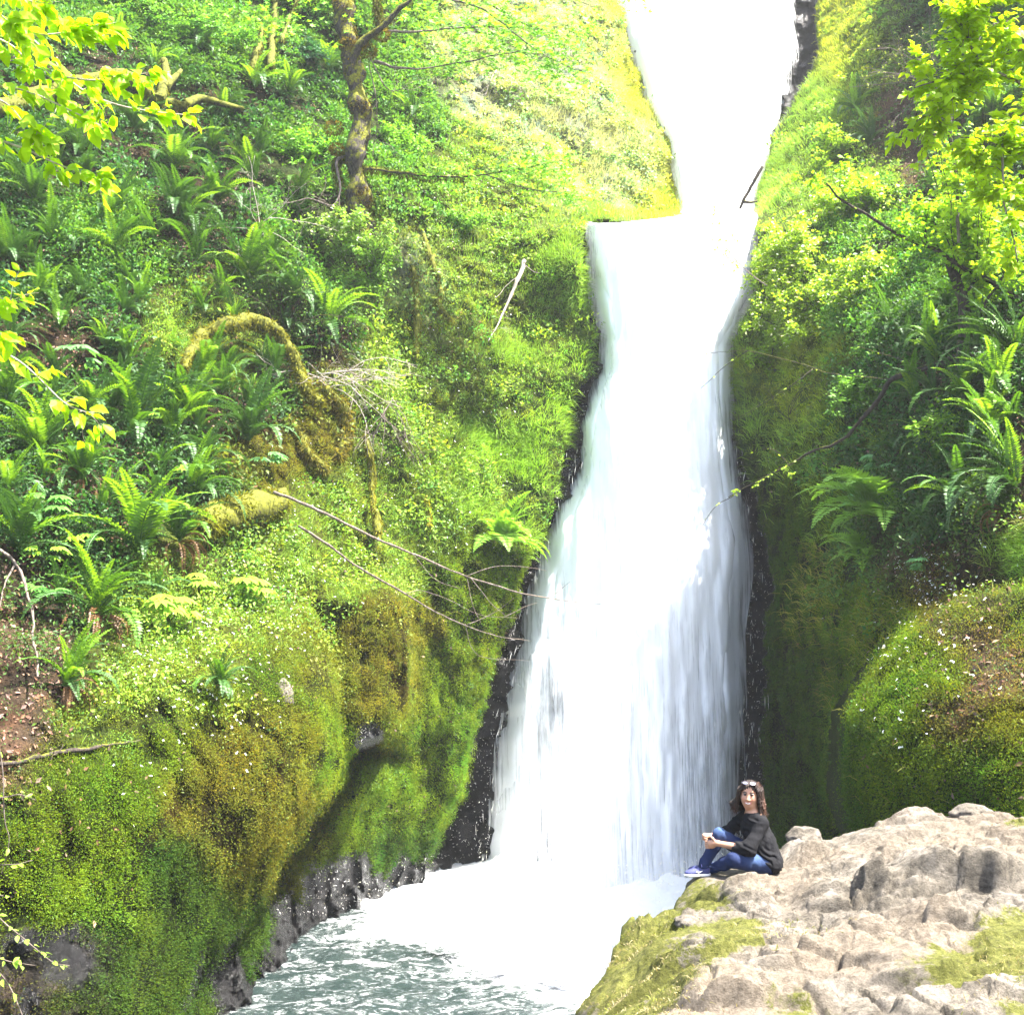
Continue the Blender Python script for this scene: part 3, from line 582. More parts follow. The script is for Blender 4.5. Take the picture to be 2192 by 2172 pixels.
clumps('moss', 1.5 * Z['M'] + 1.2 * Z['O'] + .8 * Z['Y'] + .5 * Z['G'] + 1.1 * Z['D'] + .3 * Z['H'] + .35 * Z['R'], 7500, 48, .19, .036, MC, 61, M_MOSS, 'rounded moss cushions on the buttress and gorge walls', .75, .35, .4, 1.0)
clumps('moss', (1.3 * Z['O'] + .5 * Z['M'] + .3 * Z['G']) * (U < 950) * sstep(1150, 1450, Vv) + Z['D'] + .5 * Z['M'] * (U > 1580), 3200, 46, .15, .036, MC, 62, M_MOSS, 'strands of hanging moss on the overhangs', .6, .2, .4, 2.3)
def grass(name, w, n, L, table, seed, label, hang=.6):
    g = np.random.default_rng(seed); u, v, P, N, k = scatter(w, n, seed); l = (L * g.uniform(.5, 1.5, n) * (.1 + 1.0 * P[:, 1] / 34))[:, None]
    d = unit(N * .7 + UP * .6 + rnd(g, n) * .6); s = unit(np.cross(d, rnd(g, n))) * .02 * l ** .5 * .45
    a = P + d * l * .55; b = P + d * l * .85 + (N * .35 - UP * hang) * l * .45
    c = zc_(k, table) * g.uniform(.7, 1.35, (n, 1)) * (1 + .3 * fbm(P * 1.1, 3, 451))[:, None]
    V = np.stack([P - s, P + s, a + s * .8, a - s * .8, b + s * .15, b - s * .15], 1).reshape(-1, 3); b6 = np.arange(n)[:, None, None] * 6
    F = (b6 + np.array([[0, 1, 2, 3], [3, 2, 4, 5]])).reshape(-1, 4)
    return tag(obj_np(name, V, F, M_GRASS, col=np.repeat(c, 6, 0), smooth=False), label, None, None, 'stuff')
grass("grass", (1.5 * Z['H'] * (1 - .93 * bulC) + .9 * Z['P'] + .25 * Z['G'] * (1 - .9 * bulC) + 1.0 * Z['Y'] + .3 * Z['M'] * (U > 1560) * (1 - .95 * bulC)) * patchy(461), 60000, .30, dict(H=(.24, .42, .04), P=(.42, .46, .24), G=(.2, .34, .04), Y=(.4, .45, .03), O=(.25, .25, .04), S=(.15, .3, .03), B=(.3, .26, .1)), 9, "long bright grass hanging beside the waterfall and on the banks")
# dead leaves and stems
g = np.random.default_rng(77); u, v, P, N, k = scatter(.9 * Z['F'] + 1.2 * Z['B'] + .25 * Z['P'] + .35 * Z['L'] + .12 * Z['M'] + .1 * Z['G'], 16000, 78); n = len(P)
c = np.array([[.17, .085, .05], [.12, .06, .04], [.26, .17, .11], [.19, .12, .10]])[g.integers(0, 4, n)] * g.uniform(.6, 1.2, (n, 1)); s = g.uniform(.05, .13, n)
V, F, C = leaf_quads(P + N * .02, rnd(g, n), unit(N + rnd(g, n) * .5), s, s * .55, c); tag(obj_np("leaf_litter", V, F, M_LITTER, col=C, smooth=False), "brown dead leaves lying between the ferns", None, None, 'stuff')
# small white flowers in drifts
fl_w = np.zeros_like(U)
for a, b, r, q in [(560,1290,80,1.),(420,1390,70,.8),(330,1420,60,.6),(620,1170,120,.35),(470,1490,120,.4),(1990,1270,60,.6),(2050,1300,70,.25),(1900,1370,50,.3),(1960,1230,50,.6),(2120,1180,60,.4),(850,1130,120,.25),(900,1000,150,.15),(950,850,150,.2),(2000,1470,120,.25),(330,1600,120,.12),(1000,420,100,.3),(930,430,80,.3),(1800,520,120,.3)]:
    fl_w += q * np.exp(-((U - a) ** 2 + (Vv - b) ** 2) / r ** 2)
u, v, P, N, k = scatter(fl_w, 1300, 79); n = len(P); P = P + unit(N + UP) * g.uniform(.06, .2, n)[:, None]
s = g.uniform(.018, .042, n); a = rnd(g, n); V = []; F = []; C = []
for q in range(2):
    v_, f_, c_ = leaf_quads(P, a if q == 0 else np.cross(a, unit(N + UP)), unit(N + UP * .7), s * 1.3, s, np.full((n, 3), .82)); F.append(f_ + 4 * n * q); V.append(v_ - a.repeat(4, 0) * 0); C.append(c_)
tag(obj_np("flowers", np.concatenate(V), np.concatenate(F), M_FLOWER, col=np.concatenate(C), smooth=False), "drifts of tiny white flowers over the ground cover", None, None, 'stuff')
# spray and splashes beside the fall
g = np.random.default_rng(31); n = 150; vv = g.uniform(950, 1850, n); left = g.random(n) < .45
uu = np.where(left, fl(vv) - np.abs(g.normal(0, 16, n)) + 8, fr(vv) + np.abs(g.normal(0, 26, n)) - 8); Yd = df(vv) - .3 - g.random(n) * .8
P = at(uu, vv, Yd); l = g.uniform(.05, .4, n); dv = unit(np.c_[g.normal(0, .12, n) - .12 * left, g.normal(0, .1, n), -np.ones(n)])
V, F, C = leaf_quads(P, dv, np.tile([0, -1., .1], (n, 1)), l, g.uniform(.005, .012, n), np.full((n, 3), .9)); n2 = 3200; X_ = g.uniform(-1.0, 6.5, n2); P2 = np.c_[X_, 35.0 - g.exponential(.5, n2) - .8 * np.sin(np.clip((X_ + 1) / 7.5, 0, 1) * np.pi), g.exponential(.32, n2)]
V2, F2, C2 = leaf_quads(P2, unit(np.c_[g.normal(0, .5, n2), g.normal(0, .3, n2), g.normal(.4, .6, n2)]), rnd(g, n2), g.uniform(.02, .07, n2), g.uniform(.012, .03, n2), np.full((n2, 3), .9)); F = np.concatenate([F, F2 + len(V)]); V = np.concatenate([V, V2]); C = np.concatenate([C, C2])
tag(obj_np("water_spray", V, F, M_FLOWER, col=C, smooth=False), "loose drops and threads of spray beside the fall", None, None, 'stuff')
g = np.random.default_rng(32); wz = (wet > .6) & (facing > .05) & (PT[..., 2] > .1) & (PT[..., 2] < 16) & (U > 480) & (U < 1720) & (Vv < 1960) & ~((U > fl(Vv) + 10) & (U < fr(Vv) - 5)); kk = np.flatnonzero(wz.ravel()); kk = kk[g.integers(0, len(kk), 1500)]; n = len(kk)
Q = PT.reshape(-1, 3)[kk]; Nn = Nt.reshape(-1, 3)[kk]; l = g.uniform(.02, .10, n); V, F, C = leaf_quads(Q + Nn * .03, unit(np.c_[g.normal(0, .5, n), g.normal(0, .2, n), -np.ones(n) * g.choice([1, .15], n)]), Nn, l, g.uniform(.008, .022, n), np.full((n, 3), .75))  # small white quads laid on the wet rock as painted glints
tag(obj_np("glint_flecks", V, F, M_FLOWER, col=C, smooth=False), "tiny white flecks painted as glints on the wet dark rock beside the fall", None, None, 'stuff')
# dry grass and moss tufts on the outcrop
g = np.random.default_rng(41); n = 170000; x = g.uniform(-.3, 6.5, n); y = g.uniform(6.2, 13.5, n); zz, sd = rock_h(x, y)
uu = 1096 + x / y * FPX; vv = 1316 + (CAMZ - zz) / y * FPX
w = 1.1 * np.exp(-(((uu - 1330) / 150) ** 2 + ((vv - 2060) / 140) ** 2) ** 1.5) + .8 * np.exp(-((uu - 2170) / 110) ** 2 - ((vv - 2100) / 90) ** 2) + .35 * np.exp(-((uu - 1640) / 90) ** 2 - ((vv - 1960) / 45) ** 2) + .5 * np.exp(-((uu - 2185) / 45) ** 2 - ((vv - 1735) / 18) ** 2)
w = w * np.clip(.4 + 1.6 * fbm(np.c_[x, y, x * 0] * 1.6, 3, 471), 0, 1); keep = (g.random(n) < w) & (sd > -.7); x, y, zz, vv, uu = x[keep], y[keep], zz[keep], vv[keep], uu[keep]; n = len(x)
P = np.c_[x, y, zz - .005]; l = g.uniform(.015, .055, n)[:, None]; d = unit(rnd(g, n) * .9 + UP * .8); s = unit(np.cross(d, rnd(g, n))) * .0022
dry = (fbm(P * 2.2, 2, 481) > -.1)[:, None]; c = np.where(dry, [.30, .26, .13], [.16, .18, .025]) * g.uniform(.6, 1.3, (n, 1)); a = P + d * l * .6; b = P + d * l + rnd(g, n) * l * .35 - UP * l * .35
V = np.stack([P - s, P + s, a + s, a - s, b + s * .2, b - s * .2], 1).reshape(-1, 3); F = (np.arange(n)[:, None, None] * 6 + np.array([[0, 1, 2, 3], [3, 2, 4, 5]])).reshape(-1, 4)
tag(obj_np("grass", V, F, M_GRASS, col=np.repeat(c, 6, 0), smooth=False), "short dry grass and moss tufts on the rock outcrop", None, None, 'stuff')
# ------------------------------------------------------------------ ferns: each frond a mesh of its own under its fern
def frond_mesh(name, phi0, bend, width, mat, n=30, lady=False, seed=0):
    g = np.random.default_rng(seed); t = np.linspace(0, 1, n + 1); ph = R(phi0) - R(bend) * t ** 1.25; ds = 1 / n
    X = np.concatenate([[0], np.cumsum(np.cos(ph[:-1]) * ds)]); Zz = np.concatenate([[0], np.cumsum(np.sin(ph[:-1]) * ds)])
    side = .04 * np.sin(t * 2.2) * g.uniform(-1, 1); P = np.c_[X, side, Zz]; T = unit(np.gradient(P, axis=0)); B = np.tile([0, 1., 0], (n + 1, 1)); Nn = unit(np.cross(T, B))
    mb = MB(); mb.tube(P, np.linspace(.008, .002, n + 1), 4, (.12, .14, .04))
    k = np.arange(2, n) if lady else np.arange(3, n); prof = np.clip(np.sin(np.clip((t[k] + .12) / 1.12, 0, 1) ** .75 * np.pi), 0, 1) ** .7
    if lady: prof = np.clip(np.sin(np.clip(t[k], 0, 1) ** .6 * np.pi), 0, 1)
    L = width * prof * g.uniform(.9, 1.1, len(k))
    for s in (-1, 1):
        d = unit(B[k] * s + T[k] * (.35 if not lady else .5) - Nn[k] * g.uniform(.0, .3, (len(k), 1)) * -1)
        v, f, c = leaf_quads(P[k], d, Nn[k] + .25 * rnd(g, len(k)), L, np.full(len(k), .88 / n if not lady else 1.1 / n) * (1.25 if not lady else 1), np.full((len(k), 3), .1), .05); mb.add(v, f, None, c)
    me_o = mb.build(name, mat, None, False); me = me_o.data; bpy.data.objects.remove(me_o); return me
def fm(n, c, trans=.35): return mat_leaf(n, trans, .5, .35, fixed=c)
F_YOUNG = fm("young fern green", (.125, .25, .014), .45); F_MID = fm("fern green", (.058, .145, .010)); F_OLD = fm("old fern green", (.032, .085, .014), .25); F_PALE = fm("lady fern green", (.14, .29, .03), .45); F_DEAD = fm("dead fern brown", (.115, .058, .022), .2)
FR = {}
for key, mat in (('y', F_YOUNG), ('m', F_MID), ('o', F_OLD), ('d', F_DEAD)):
    FR[key] = [frond_mesh("frond", a, b, w, mat, seed=q) for q, (a, b, w) in enumerate([(82, 45, .115), (78, 85, .12), (70, 110, .13), (62, 135, .12), (40, 120, .12)])]
FR['p'] = [frond_mesh("frond", a, b, w, F_PALE, 26, True, seed=q) for q, (a, b, w) in enumerate([(70, 70, .24), (60, 95, .26), (50, 95, .25), (45, 100, .24), (35, 90, .22)])]
def fern(P, N, size, kind, label, group, seed, nf=None, skirt=False, lean=None, name="fern"):
    g = random.Random(seed); root = empty(name, tuple(P), label, "fern", group)
    out = math.atan2(N[1], N[0]); n = nf or g.randint(16, 24); tones = dict(b='yymo', m='mmyoo', d='ooomo', p='p')[kind]
    for k in range(n):
        ring = k / n; az = out + g.uniform(-1.95, 1.95) if ring < .8 else out + g.uniform(-3.1, 3.1)
        if lean is not None: az = lean + g.gauss(0, .75)
        var = 0 if ring < .25 else 1 if ring < .5 else 2 if ring < .7 else 3 if ring < .85 else 4
        tone = tones[g.randrange(len(tones))]
        if kind in 'bm' and var >= 3: tone = 'o' if kind == 'm' or g.random() < .6 else 'm'
        o = bpy.data.objects.new("frond", FR[tone][var]); COL.objects.link(o); o.parent = root
        s = size * g.uniform(.55, 1.18); o.scale = (s, s * g.uniform(.9, 1.1), s * g.uniform(.92, 1.08))
        o.rotation_euler = (g.gauss(0, .12), g.gauss(0, .10) + (.25 if var >= 3 else 0), az)
    if skirt:
        for k in range(13):
            o = bpy.data.objects.new("dead_frond", FR['d'][4]); COL.objects.link(o); o.parent = root; s = size * g.uniform(.6, .95)
            o.scale = (s * .8, s * .45, s * g.uniform(.9, 1.3)); o.rotation_euler = (g.gauss(0, .15), .7 + g.gauss(0, .3), out + g.uniform(-1.5, 1.5))
    return root
FERNS = [  # u, v, frond length in photo px, kind, label
 (75,985,105,'b',"bright arching fern near the left edge, left of the fern on the brown stump"),
 (172,1035,88,'m',"fern growing on top of the tall rusty brown stump",1),
 (280,950,140,'m',"tall spreading fern above the leafy gap, largest of the middle left slope"),
 (400,905,85,'b',"light green fern just below the dark burrow hole"),
 (430,990,70,'m',"small upright fern under the light green burrow fern"),
 (522,940,95,'d',"dark fern at the foot of the moss draped arching limb"),
 (405,1072,85,'m',"fern reaching right just above the mossy log end",0,0.),
 (290,1195,140,'b',"big bright fern with yellow-green tips left of the mossy log end"),
 (372,1165,92,'d',"dark blue-green fern directly beside the big bright tipped fern",1),
 (200,1335,115,'b',"wide fern above the moss buttress, with drooping dead fronds",1),
 (28,1185,105,'m',"fern at the left edge over the curved bare stick"),
 (5,880,95,'m',"fern cut by the left edge, level with the arching limb"),
 (190,905,85,'m',"fern just left of the largest middle slope fern"),
 (362,800,78,'b',"upright fern beside the dark burrow hole",0,None),
 (268,790,64,'m',"small fern left of the burrow hole"),
 (132,1480,85,'b',"lowest fern at the left, over the bare red soil",1),
 (462,1480,62,'d',"small drooping dark fern on top of the moss buttress"),
 (292,285,66,'d',"dark rosette fern below the mossy fallen log"),
 (372,368,84,'b',"bright upright fern right of the yellow leaf branch"),
 (180,335,60,'m',"fern behind the tips of the yellow leaf branch"),
 (185,395,50,'d',"small dark fern just under the yellow leaf branch"),
 (78,440,82,'m',"pale fern on the far left below the yellow leaves"),
 (360,455,72,'d',"dark drooping fern in the middle of the upper left slope"),
 (470,440,66,'m',"fern between the dark drooping fern and the mossy tree"),
 (522,605,86,'b',"fern with two upright glowing fronds above the bare twigs"),
 (625,650,86,'m',"fern hidden among twigs left of the mossy tree foot"),
 (695,705,92,'b',"light fern at the foot of the mossy tree"),
 (545,185,60,'b',"bright fern on the slope near the top, left of the mossy tree"),
 (615,205,50,'m',"dark green fern close to the mossy tree trunk high up"),
 (2068,862,92,'b',"upright yellow-green fern on the right slope with finger-like fronds"),
 (2155,850,92,'b',"broad bright fern at the right edge behind the finger-like fern"),
 (2185,785,120,'m',"long fern reaching left under the forked dark stems",0,3.14),
 (2135,945,92,'b',"fern below the bright pair on the right slope"),
 (2192,1050,125,'m',"large fern at the right edge with fronds pointing left",0,3.0),
 (2070,1088,88,'b',"fern with two pale blades above the brown litter on the right"),
 (2175,1095,72,'d',"drooping yellowing fern at the right edge above the grassy bank",1),
 (1905,1105,125,'p',"pale broad lady fern jutting from the right slope",0,3.3),
 (1868,1195,75,'p',"small lady fern hanging under the broad one on the right",0,3.6),
 (1062,1165,85,'p',"light lady fern on the moss wall left of the waterfall",0,-.9),
 (1835,240,50,'m',"small fern on the bank right of the upper waterfall"),
 (1868,312,54,'m',"dark fern beside the bare red earth scar"),
 (2135,250,66,'b',"fern shining through the yellow leaves at the upper right"),
 (2040,660,66,'d',"dark fern among the stems of the leafy tree at the right"),
]
pxm = lambda P: P[1] / FPX
for i, f in enumerate(FERNS):
    P, N = tpos(f[0], f[1] + 6); P = P + N * .18; sk = len(f) > 5 and f[5] == 1; lean = f[6] if len(f) > 6 else None
    fern(P, N, f[2] * pxm(P) * 1.6, f[3], f[4], "ferns rooted on the gorge slopes", 100 + i, skirt=sk, lean=lean)
SMALL = [(120,530,72),(30,570,66),(255,550,80),(415,570,84),(330,520,66),(180,650,62),(85,655,66),(300,655,60),(470,650,60),(235,440,52),(130,720,76),(20,735,70),(225,770,60),(575,560,60),(640,520,56),(120,800,66),
         (330,150,50),(430,110,48),(250,100,46),(480,250,52),(450,330,56),(560,340,56),(640,420,54),(100,330,50),(30,400,60),(240,860,70),(110,880,64),(340,1010,70),(470,850,64),(560,800,58),(30,1060,70),(240,1090,66),(120,1290,60),(320,1290,56),
         (700,160,46),(880,250,46),(2000,760,70),(2100,760,66),(1990,960,60),(2090,1000,66),(2010,420,50),(2090,470,56),(1770,320,44),(1990,1160,50)]
g_ = random.Random(99)
for _ in range(52): SMALL.append((g_.uniform(10, 640) if _ % 5 else g_.uniform(1900, 2180), g_.uniform(300, 1150) if _ % 5 else g_.uniform(700, 1100), g_.uniform(40, 78)))
for i, (u, v, s) in enumerate(SMALL):
    if v > 1000 and 420 < u < 1500: continue
    P, N = tpos(u, v); P = P + N * .15
    if u > 1500: lb = "one of the half-hidden green ferns scattered over the right slope"
    elif v > 700: lb = "one of the plain green ferns crowding the middle left slope"
    else: lb = "one of the half-hidden green ferns in the upper left undergrowth"
    fern(P, N, s * pxm(P) * 1.6, 'mdbm'[i % 4], lb, "ferns filling the slopes between the larger ones", 300 + i, nf=11)

# broad compound-leaved plants
def compound_plant(u, v, size, col, label, seed, nl=6):
    g = np.random.default_rng(seed); P, N = tpos(u, v); s = size * pxm(P); P = P + N * .1; root = empty("broadleaf_plant", tuple(P), label, "plant", "broad-leaved plants on the left slope"); st = MB(); lf = MB()
    out = math.atan2(N[1], N[0])
    for k in range(nl):
        az = out + g.uniform(-1.5, 1.5); h = s * g.uniform(.3, .8); tip = P + np.array([math.cos(az) * s * g.uniform(.2, .7), math.sin(az) * s * g.uniform(.2, .7), h])
        st.tube([P, (P + tip) / 2 + UP * .12 * s, tip], [.012, .009, .006], 5, (.08, .12, .03)); m = 8
        a = az + np.linspace(-1.35, 1.35, m) + g.normal(0, .08, m); d = unit(np.c_[np.cos(a), np.sin(a), np.full(m, -.35)])
        c = np.array(col) * g.uniform(.8, 1.25, (m, 1)); v_, f_, c_ = leaf_quads(np.tile(tip, (m, 1)), d, np.tile([0, -.25, 1], (m, 1)) + .2 * rnd(g, m), s * g.uniform(.42, .58, m), s * .17, c, .1, True); lf.add(v_, f_, None, c_)
    st.build("stem", M_LEAF, root); lf.build("leaves", M_LEAF, root); return root
for i, (u, v, s, c, lb) in enumerate([
 (110,1120,70,0,"pale broad-leaved plant between the brown stump and the left edge"),(190,1190,60,1,"yellow-green star-leaved plant right of the curved bare stick"),(90,1215,58,1,"bright fingered plant touching the curved bare stick, upper of the pair"),
 (95,1300,64,0,"fingered plant on the curved bare stick, lower of the pair"),(340,925,48,1,"small glowing plant under the large middle slope fern"),(563,1010,58,2,"pale plant among the dark fern fronds left of the arching limb foot"),
 (415,1275,62,1,"bright fingered plant below the dark blue-green fern"),(355,1345,84,1,"large yellow-green fingered plant on the shoulder over the moss buttress"),(510,1285,72,1,"fingered plant in the white flower drift"),
 (155,800,66,2,"pale bluish lobed plant right of the hanging yellow sprig"),(390,1030,50,1,"small bright plant above the mossy log end"),(250,760,50,2,"pale lobed plant near the burrow hole"),(1850,1090,46,2,"round-leaved plant above the broad lady fern"),
 (1905,1010,50,2,"pale plant with broad leaves on the right slope litter"),(1990,1230,44,2,"leafy plant above the white flowers on the right")]):
    compound_plant(u, v, s, [(.10, .30, .04), (.22, .40, .03), (.12, .30, .09)][c], lb, 500 + i)

# ------------------------------------------------------------------ trees, limbs and twigs
M_BARK = mat_bark("mossy bark", moss=.45); M_LIMB = mat_bark("moss covered limb", moss=1.15, mcol=(.09, .10, .012)); M_TWIG = mat_bark("bare twig", (.06, .045, .035), (.22, .18, .15), -.6)
M_PALE = mat_bark("weathered wood", (.22, .18, .15), (.48, .42, .37), -.8); M_DARK = mat_bark("dark bark", (.018, .014, .012), (.07, .055, .045), -.1)
def cr(P, n=8):
    P = np.asarray(P, float); Q = np.concatenate([[2 * P[0] - P[1]], P, [2 * P[-1] - P[-2]]]); out = []
    for i in range(1, len(Q) - 2):
        t = np.linspace(0, 1, n, endpoint=False)[:, None]; a, b, c, d = Q[i - 1:i + 3]
        out.append(.5 * (2 * b + (c - a) * t + (2 * a - 5 * b + 4 * c - d) * t ** 2 + (3 * b - a - 3 * c + d) * t ** 3))
    return np.concatenate(out + [P[-1:]])
def pth(pts, Y=None, off=0., n=7, wig=.0, seed=0):
    """photo polyline -> smooth world path; Y fixed / per-point third value / None = terrain minus off"""
    out = []
    for p in pts:
        if len(p) == 3: out.append(at(*p))
        elif Y is not None: out.append(at(p[0], p[1], Y))
        else:
            q, _ = tpos(p[0], p[1]); out.append(at(p[0], p[1], q[1] - off))
    Q = cr(out, n)
    if wig: Q = Q + wig * np.stack([fbm(Q * 2.5 + k * 9, 3, seed + k) for k in range(3)], -1)
    return Q
def sub_twigs(mb, Q, n, L, r, g, C, lvl=1, bias=(0, 0, 0), tips=None, rng=(.2, 1)):
    """random forking side twigs off path Q"""
    for _ in range(n):
        i = int(g.uniform(*rng) * (len(Q) - 2)); T = unit(Q[i + 1] - Q[i]); d = unit(T * g.uniform(.3, 1) + g.normal(size=3) * .7 + np.array(bias)); l = L * g.uniform(.4, 1.2)
        p = [Q[i]]; 
        for k in range(5): d = unit(d + g.normal(size=3) * .22 + np.array(bias) * .12); p.append(p[-1] + d * l / 5)
        p = np.array(p); mb.tube(p, np.linspace(r, r * .35, len(p)), 4, C)
        if tips is not None: tips.append(p)
        if lvl > 1: sub_twigs(mb, p, 3, L * .5, r * .6, g, C, lvl - 1, bias, tips)
def leaves_on(mb, paths, per, L, colr, g, aspect=.55, droop=.25, rich=True, spread=.0, flat=.7, rng=(0.1, 1)):
    """leaves along twig paths, alternating, roughly facing up"""
    for p in paths:
        n = max(1, int(per * g.uniform(.7, 1.3))); i = (g.uniform(*rng, n) * (len(p) - 1.01)).astype(int); T = unit(p[i + 1] - p[i]); s = unit(np.cross(T, UP) + 1e-3) * g.choice([-1, 1], n)[:, None]
        d = unit(T * .5 + s * .8 + rnd(g, n) * .4 - UP * droop); nn = unit(UP * flat + rnd(g, n) * .55 + np.array([0, -.15, 0])); l = L * g.uniform(.6, 1.2, n)
        c = np.array(colr) * g.uniform(.75, 1.25, (n, 1)); V, F, C = leaf_quads(p[i] + rnd(g, n) * spread + d * .01, d, nn, l, l * aspect, c, .12, rich); mb.add(V, F, None, C)
def star_leaves(mb, paths, per, L, colr, g, flat=.75):
    """five-lobed maple leaves"""
    for p in paths:
        n = max(1, int(per * g.uniform(.6, 1.4))); i = (g.uniform(.15, 1, n) * (len(p) - 1.01)).astype(int); N0 = unit(UP * flat + rnd(g, n) * .5 + np.array([0, -.3, 0])); d = unit(np.cross(N0, rnd(g, n))); s = np.cross(N0, d)
        l = (L * g.uniform(.6, 1.2, n))[:, None]; c = np.array(colr) * g.uniform(.75, 1.25, (n, 1)); b = p[i] + rnd(g, n) * L * .8; ang = np.array([-2.3, -1.7, -1.1, -.6, 0, .6, 1.1, 1.7, 2.3]); rr = np.array([.45, .25, .75, .35, 1, .35, .75, .25, .45])
        V = np.concatenate([b[:, None], b[:, None] + (d[:, None] * np.cos(ang)[None, :, None] + s[:, None] * np.sin(ang)[None, :, None]) * (rr[None, :, None] * l[:, None])], 1).reshape(-1, 3)
        f = np.array([[0, k, k + 1] for k in range(1, 9)]); F3 = (np.arange(n)[:, None, None] * 10 + f).reshape(-1, 3); mb.add(V, None, F3, np.repeat(c, 10, 0))
def moss_tufts(mb, Q, r, n, L, g, colr=(.17, .16, .015), hang=.9):
    i = g.integers(0, len(Q) - 1, n); rr = np.asarray(r)[np.minimum(i, len(r) - 1)] if np.ndim(r) else np.full(n, r); d = rnd(g, n); P = Q[i] + (Q[i + 1] - Q[i]) * g.random((n, 1)) + d * rr[:, None] * .9
    l = L * g.uniform(.3, 1.2, n); dd = unit(d * .5 - UP * hang + rnd(g, n) * .35); V, F, C = leaf_quads(P, dd, rnd(g, n), l, l * .22, np.array(colr) * g.uniform(.5, 1.5, (n, 1)), .05); mb.add(V, F, None, C)

# the mossy maple left of the falls
g = np.random.default_rng(600); YT = 36.3
Q = pth([(782, 790), (776, 700), (775, 600), (768, 500), (766, 420), (762, 340), (772, 260), (760, 170), (748, 90), (736, 20), (728, -120), (745, -300), (735, -520)], YT, n=9)
t = np.linspace(0, 1, len(Q)); rad = np.interp(t, [0, .2, .4, 1], [.45, .38, .32, .22]) * (1 + .16 * fbm(np.c_[t * 40, t * 0, t * 0], 3, 601)); base = Q[0]
tree = empty("maple_tree", tuple(base), "mossy maple with a lumpy dark trunk standing left of the waterfall", "tree")
mb = MB(); mb.tube(Q, rad, 18, bump=.5, seed=602, fr=4); mb.build("trunk", M_BARK, tree)
br = []; mbs = []
BR = [([(768,240),(752,150),(765,105),(790,78),(818,60),(850,22),(885,-10),(930,-80)], .15, .05),([(815,62),(808,20),(806,-40),(815,-120)], .06, .03),([(800,132),(822,138),(860,146),(920,145),(1010,130),(1090,112),(1150,108)], .05, .012),([(822,66),(880,70),(960,62),(1050,58),(1120,60),(1170,66)], .045, .012),
      ([(885,-10),(960,0),(1030,18),(1100,70),(1160,115),(1235,150)], .04, .010),([(1000,-20),(1060,15),(1110,45),(1180,70),(1230,95)], .035, .01),([(770,358),(810,362),(860,370),(930,377),(1000,378),(1060,371),(1130,358),(1190,345)], .055, .010),([(1040,375),(1090,392),(1150,408),(1215,411),(1260,400)], .022, .008),
      ([(760,330),(722,345),(728,400),(712,440),(660,425),(600,440)], .05, .012),([(790,140),(800,180),(806,230),(808,270),(800,310)], .018, .006),([(790,120),(830,190),(860,190),(880,170)], .02, .008),([(740,20),(690,-20),(640,-60),(600,-80)], .06, .02),([(735,-60),(820,-60),(900,-40),(1000,-60),(1150,-30),(1260,10)], .06, .012)]
ends = []
for k, (pts, r0, r1) in enumerate(BR):
    q = pth([(a, b, YT - .9 * (j / len(pts)) * ((-1) ** k)) for j, (a, b) in enumerate(pts)], n=6, wig=.03, seed=610 + k)
    m = MB(); m.tube(q, np.linspace(r0, r1, len(q)) * (1 + .25 * fbm(q * 2., 2, 3)), 8, bump=.15, seed=k); tips = [q[len(q) // 2:]]
    sub_twigs(m, q, 7 if k != 0 else 3, 1.3, .010, g, (.1, .1, .1), 2, (.1, -.1, -.05), tips, (.35, 1)); b = m.build("branch", M_BARK if k in (0, 1, 6, 11) else M_TWIG, tree)
    if k in (2, 3, 4, 5, 6, 7, 12, 11): ends += tips
m = MB(); star_leaves(m, [e for e in ends], 5, .16, (.17, .38, .025), g)
for a, b, r, n in [(1120,40,110,130),(1190,100,75,110),(1240,165,60,60),(1090,120,60,50),(1010,20,90,70),(940,90,70,35),(1180,345,60,110),(1230,410,50,90),(1110,370,60,80),(1000,380,60,40),(1060,60,90,120),(1150,150,90,90),(980,130,80,60),(900,30,60,30),(650,30,120,60),(1330,10,50,30),(560,20,120,60),(1260,60,40,40)]:
    q = [at(a + g.normal() * r * .55, b + g.normal() * r * .28, YT + g.normal() * .8) for _ in range(n)]; star_leaves(m, [np.array([x, x + g.normal(size=3) * .05, x]) for x in q], 2.4, .19, (.17, .40, .025), g)
m.build("crown", M_LEAF, tree, False)
m = MB(); moss_tufts(m, Q, rad, 5200, .14, g, (.09, .075, .015), .35)
for pts in (BR[0][0], BR[6][0][:5], BR[1][0][:3], BR[8][0][:3]): q = pth(pts, YT, n=8); moss_tufts(m, q, .12, 900, .17, g, (.09, .09, .012))
for a, b, r in [(770,228,.34),(715,275,.30),(722,320,.24),(760,350,.22),(745,95,.28),(735,10,.33),(790,110,.26),(818,75,.24),(770,410,.28),(778,430,.3)]:
    c = at(a, b, YT - .12); n = 420; d = rnd(g, n); V, F, C = leaf_quads(c + d * r * np.array([1, 1, .7]) * g.uniform(.6, 1, (n, 1)), unit(d - UP * .6), rnd(g, n), g.uniform(.05, .13, n), .03, np.array([.11, .085, .012]) * g.uniform(.5, 1.5, (n, 1)), .05); m.add(V, F, None, C)
m.build("moss", M_MOSS, tree, False)

